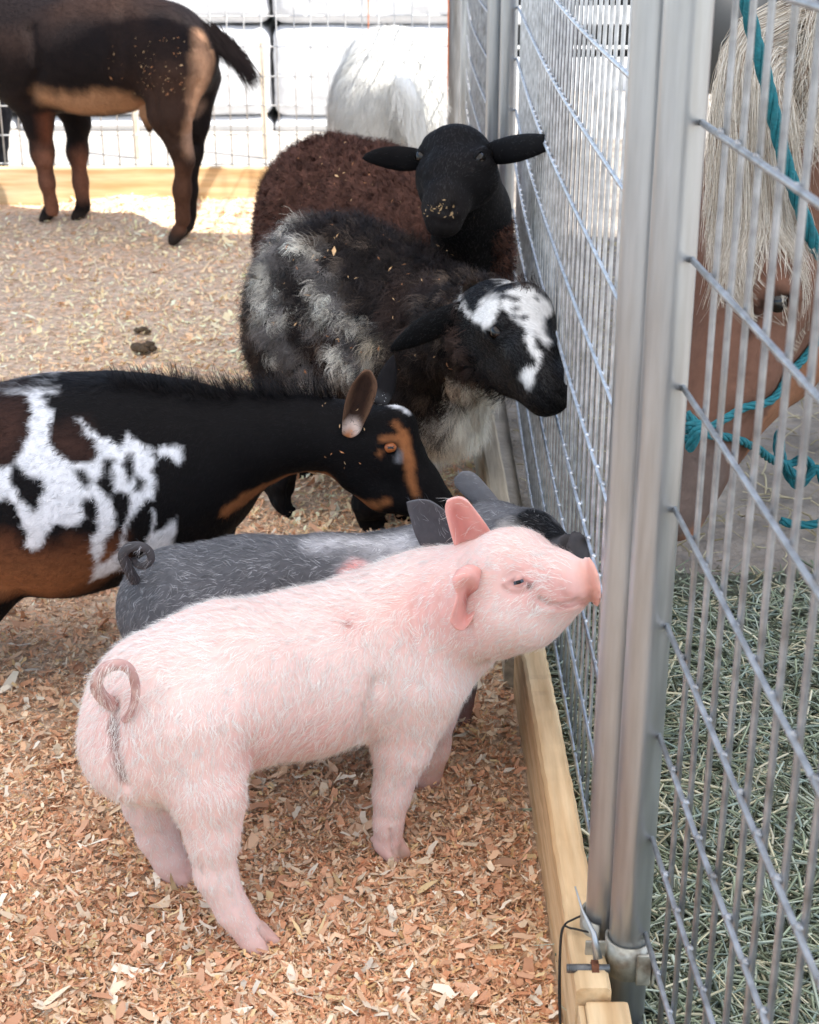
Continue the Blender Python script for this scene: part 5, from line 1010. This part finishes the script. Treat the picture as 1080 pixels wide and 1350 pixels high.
# ------------------------------------------------------------------ pony in the side pen
def horse():
    rt = root('pony', (.62, 2.15, 0), 'chestnut pony with a pale blond mane lowering its head behind the near wire', 'pony')
    P = chain([(1052, 130, 2.12, .095), (1030, 250, 2.07, .100), (1006, 370, 2.00, .090), (966, 500, 1.92, .060), (912, 610, 1.855, .043), (893, 662, 1.83, .040)], .025)
    P += chain([(1062, 380, 2.08, .080), (1028, 470, 2.02, .056), (950, 572, 1.92, .038), (905, 650, 1.86, .034)], .025)
    P += [ball(W(889, 688, 1.82), .028, .02, (1, 1, .8)), ball(W(1015, 360, 1.935), .035, .03)]
    P += chain([(1060, 150, 2.14, .10), (1130, 110, 2.28, .13)], .05)
    nb = W(1130, 110, 2.28); P += [seg(nb, (1.15, 2.75, .78), .13, .20, .06), seg((1.15, 2.75, .72), (1.55, 3.05, .70), .25, .27, .08), seg((1.55, 3.05, .70), (1.95, 3.3, .72), .27, .25, .08)]
    for x, y in ((1.05, 2.62), (1.25, 2.95), (1.9, 3.15), (2.08, 3.45)): P += [seg((x, y, .6), (x + .02, y, .36), .10, .05, .04), seg((x + .02, y, .36), (x, y, .10), .045, .034, .03), seg((x, y, .10), (x - .02, y - .01, .03), .045, .055, .02)]
    S = Skin(P, .0075); S.V = S.V + S.N * (.003 * fbm(S.V, 9, 2))[:, None]; S.fix()
    S.crease([(1008, 392), (1022, 378), (1040, 382), (1050, 392)], .009, -.009); S.crease([(1008, 404), (1025, 414), (1046, 408)], .008, -.006); S.crease([(990, 420), (985, 450), (975, 500)], .012, .006); S.crease([(1068, 440), (1040, 500), (990, 560)], .018, .010); S.fix()
    CH = lin(104, 75, 62); 
    def colour(P):
        C = np.tile(CH, (len(P), 1)) * (1 + .15 * fbm(P, 7, 4))[:, None]; C = blend(C, lin(150, 104, 76), np.clip((S.dist(np.array([W(1075, 470, 2.03), W(1010, 560, 1.93)]), P) < .06) * 1., 0, 1) * .6)
        C = blend(C, lin(98, 84, 78), sm(S.dist(np.array([W(915, 640, 1.80), W(895, 690, 1.78)]), P) + .02 * fbm(P, 20, 2), .062, .03)); C = blend(C, lin(160, 108, 80), sm(np.linalg.norm(P - W(920, 712, 1.80), axis=1), .018, .01))
        C = blend(C, lin(96, 60, 46), .7 * sm(S.dist(np.array([W(1015, 370, 1.93), W(1045, 385, 1.96)]), P), .025, .02)); return blend(C, lin(24, 16, 14), sm(S.dist(eyl, P), .0045, .003))
    eyl = S.line([(1003, 404), (1012, 392), (1026, 386), (1042, 392), (1048, 398)]); tear = S.line([(1000, 408), (990, 422), (987, 440)])
    C = colour(S.V); C = blend(C, lin(40, 26, 22), sm(S.dist(tear), .006, .006)); make_obj('body', S.V, S.Q, M['hide'], rt, col=C)
    keys = flow_px(S, [(980, 250, -5, 40), (960, 400, -8, 45), (1000, 300, 0, 40), (1040, 450, 10, 40), (960, 500, -10, 40), (1000, 540, 10, 30), (930, 600, -15, 35), (1060, 300, 15, 35), (1070, 150, 20, 20)])
    nearp = (S.V[:, 0] < .85) * 1.; mk = nearp * np.clip((np.linalg.norm(S.V - S.pt(1026, 397), axis=1) - .016) / .02, 0, 1)
    coat(S, rt, 26000, .009, .00035, lambda P, N, q: colour(P) * q.uniform(.8, 1.2, len(P))[:, None], keys, 21, lift=.12, mask=mk)
    eyeball(S, 1027, 398, .0185, lin(24, 14, 10), rt, sink=.62)
    # mane and forelock: long strands falling from the poll over the brow
    q = np.random.default_rng(8); n = 9000; V = []; C = []
    MC = np.array([lin(216, 206, 192), lin(184, 172, 156), lin(234, 228, 218), lin(128, 106, 90)]); tree = S.tree()
    locks = 90; lx = q.uniform(0, 1, locks); lb = q.normal(0, 1, (locks, 3))
    fall = []
    for i in range(n):
        lk = int(q.integers(locks)); a = lx[lk] + q.normal(0, .022); c = lb[lk]
        r0 = W(1150 - 60 * a + q.normal(0, 12), -30 + 150 * a + q.normal(0, 12), 2.08 + .02 * q.normal()); u = np.clip(a + .12 * c[0], 0, 1)
        if q.random() < .72:
            ex = 935 + 125 * u + 6 * q.normal(); ey = 250 + 120 * (.3 + .7 * math.sin(3.1 * min(max(u * 1.05, 0), 1))) + 50 * q.random() * (q.random() < .4) + 16 * c[1] + 14 * q.normal()
            p1 = W(1040 - 60 * (1 - u) + 5 * q.normal(), 45 + 70 * u + 8 * c[2] + 7 * q.normal(), 2.00); p2 = W(955 + 85 * u + 5 * q.normal() - 8 * (1 - u), 150 + 10 * c[1] + 8 * q.normal(), 1.955); p3 = W(ex, ey, 1.94)
            pts = [r0, p1, p2, (p2 + p3) / 2 + q.normal(0, .003, 3), p3]
        else:
            p1 = W(1085 + 10 * q.normal(), 30 + 120 * u + 10 * c[0], 2.0); p2 = W(1075 + 14 * q.normal(), 130 + 60 * u + 10 * q.normal(), 2.01); p3 = W(1090 + 25 * q.normal(), 215 + 25 * c[1], 2.03); pts = [r0, p1, p2, p3]
        sp = spline(pts, 13); fall.append(sp); C.append(MC[q.choice(4, p=[.35, .28, .22, .15])] * q.uniform(.75, 1.1))
    out = []
    for sp in fall:
        for k in range(4, 13):
            loc, nn, idx, dd = tree.find_nearest(Vector(sp[k]))
            if loc is not None:
                nv = np.array(nn); s = (sp[k] - np.array(loc)) @ nv
                if s < .004: sp[k] = np.array(loc) + nv * (.004 + .004 * q.random())
        out.append(sp)
    A = np.array(out); T_ = nrm(np.gradient(A, axis=1)); vd = nrm(A - np.array((0, 0, CAM_H))); ph = q.normal(0, .5, (n, 1, 1)); sd = nrm(np.cross(T_, np.array((-.2, -1., .25)))); wd = (q.uniform(.0002, .0005, n)[:, None] * np.linspace(1, .25, 13)[None])[:, :, None]
    nn_ = nrm(np.cross(sd, T_)); sd = nrm(sd + nn_ * ph * .6)
    V = np.stack([A - sd * wd, A + sd * wd], 2).reshape(-1, 3); b = np.arange(n)[:, None] * 26; Q = np.concatenate([b + [2 * k, 2 * k + 1, 2 * k + 3, 2 * k + 2] for k in range(12)])
    make_obj('mane', V, Q, M['hair'], rt, col=np.repeat(np.array(C), 26, 0))
    # rope halter and lead
    def rope(name, pts, r, lab, cat, lay=None, mat_='rope', group=None):
        sp = spline([W(*p) for p in pts], 260); out = []
        for i_, p in enumerate(sp):
            if lay is not None:
                loc, nn, idx, dd = tree.find_nearest(Vector(p)); nv = np.array(nn); s = (p - np.array(loc)) @ nv
                if s < r * lay and dd < .2: p = np.array(loc) + nv * r * lay
            out.append(p)
        sp = np.array(out); 
        for _ in range(4): sp[1:-1] = (sp[:-2] + 2 * sp[1:-1] + sp[2:]) / 4
        mb = MB(); ln = np.concatenate([[0], np.cumsum(np.linalg.norm(np.diff(sp, axis=0), axis=1))]); T_ = nrm(np.gradient(sp, axis=0)); A_ = nrm(np.cross(T_, (0, 1, .3))); B_ = np.cross(T_, A_)
        for k in range(4):
            ph = ln / (r * 1.9) + k * math.pi / 2; mb.tube(sp + (A_ * np.cos(ph)[:, None] + B_ * np.sin(ph)[:, None]) * r * .56, r * .47, 8)
        return mb
    r2 = root('rope_halter', (.5, 1.95, .6), 'teal braided rope halter knotted round the pony muzzle', 'halter')
    rope('x', [(1078, 395, 1.98), (1064, 440, 1.96), (1036, 478, 1.93), (1000, 522, 1.87), (960, 550, 1.82), (925, 568, 1.80), (905, 566, 1.80)], .0052, '', '', 1.2).build('cheek_rope', M['rope'], r2)
    rope('x', [(880, 590, 1.80), (905, 578, 1.785), (935, 574, 1.80), (965, 578, 1.83), (1000, 592, 1.88)], .0052, '', '', 1.2).build('noseband', M['rope'], r2)
    rope('x', [(905, 545, 1.785), (920, 566, 1.775), (910, 590, 1.775), (916, 570, 1.765), (925, 560, 1.775), (905, 562, 1.77)], .006, '', '', None).build('knot', M['rope'], r2)
    r3 = root('lead_rope', (.62, 1.95, .4), 'thick teal rope hanging in front of the blond mane', 'rope')
    rope('x', [(972, -60, 1.93), (984, 0, 1.92), (995, 50, 1.915), (1010, 105, 1.91), (1022, 160, 1.91), (1036, 215, 1.91), (1056, 275, 1.92), (1072, 320, 1.93), (1080, 370, 1.95), (1086, 420, 1.98)], .0090, '', '', None).build('strand', M['rope'], r3)
    r4 = root('lead_rope', (.6, 2.0, 0), 'dangling teal rope end with a loose knot behind the pony chin', 'rope')
    rope('x', [(1000, 592, 1.90), (1018, 606, 1.95), (1040, 612, 2.0), (1060, 604, 2.0), (1070, 620, 2.0), (1050, 640, 2.0), (1026, 600, 2.0), (1028, 570, 2.02), (1034, 610, 1.99), (1060, 632, 1.98), (1078, 618, 1.98), (1090, 660, 1.98), (1082, 688, 1.98), (1050, 692, 1.98), (1030, 686, 1.98)], .0058, '', '', None).build('strand', M['rope'], r4)
piglet_grey_S = piglet_grey(); goat_S = goat_front(); sheepS = sheep_mottled(); brownS, crumbs = sheep_brown(); goatB = goat_back(); goat_white(); sheep_outside(); horse()
# shavings clinging to the fleeces and coats
q = np.random.default_rng(31); VV = []; QQ = []; CC = []; k = 0
def cling(S, n, box, size):
    global k
    for _ in range(n):
        p, nn = S.hit(q.uniform(box[0], box[2]), q.uniform(box[1], box[3])); c = p + nn * box[4]; d = nrm(q.normal(0, 1, 3)); d = nrm(d - nn * d.dot(nn) * .8); s = nrm(np.cross(nn, d)); l = size * q.lognormal(0, .4); w_ = l * q.uniform(.12, .35)
        VV.append([c - d * l / 2, c + s * w_ / 2 + nn * .001, c + d * l / 2, c - s * w_ / 2 + nn * .001]); QQ.append([k, k + 1, k + 2, k + 3]); CC.extend([lin(*((226, 186, 140) if q.random() < .6 else (200, 140, 96)))] * 4); k += 4
cling(sheepS, 70, (370, 280, 600, 490, .022), .0065); cling(brownS, 36, (360, 190, 540, 270, .010), .006); cling(goatB, 80, (178, 50, 245, 125, .005), .0055); cling(goatB, 14, (120, 60, 200, 130, .005), .0055); cling(goat_S, 16, (420, 500, 480, 620, .006), .005)
for p, nn in crumbs:
    c = p + nn * .004; d = nrm(q.normal(0, 1, 3)); s = nrm(np.cross(nn, d)); l = .0055 * q.lognormal(0, .4); VV.append([c - d * l / 2, c + s * l * .2, c + d * l / 2, c - s * l * .2]); QQ.append([k, k + 1, k + 2, k + 3]); CC.extend([lin(190, 160, 120) * q.uniform(.5, 1)] * 4); k += 4
tag(make_obj('clinging_shavings', np.array(VV).reshape(-1, 3), np.array(QQ), M['attr'], col=np.array(CC), smooth=False), kind='stuff')
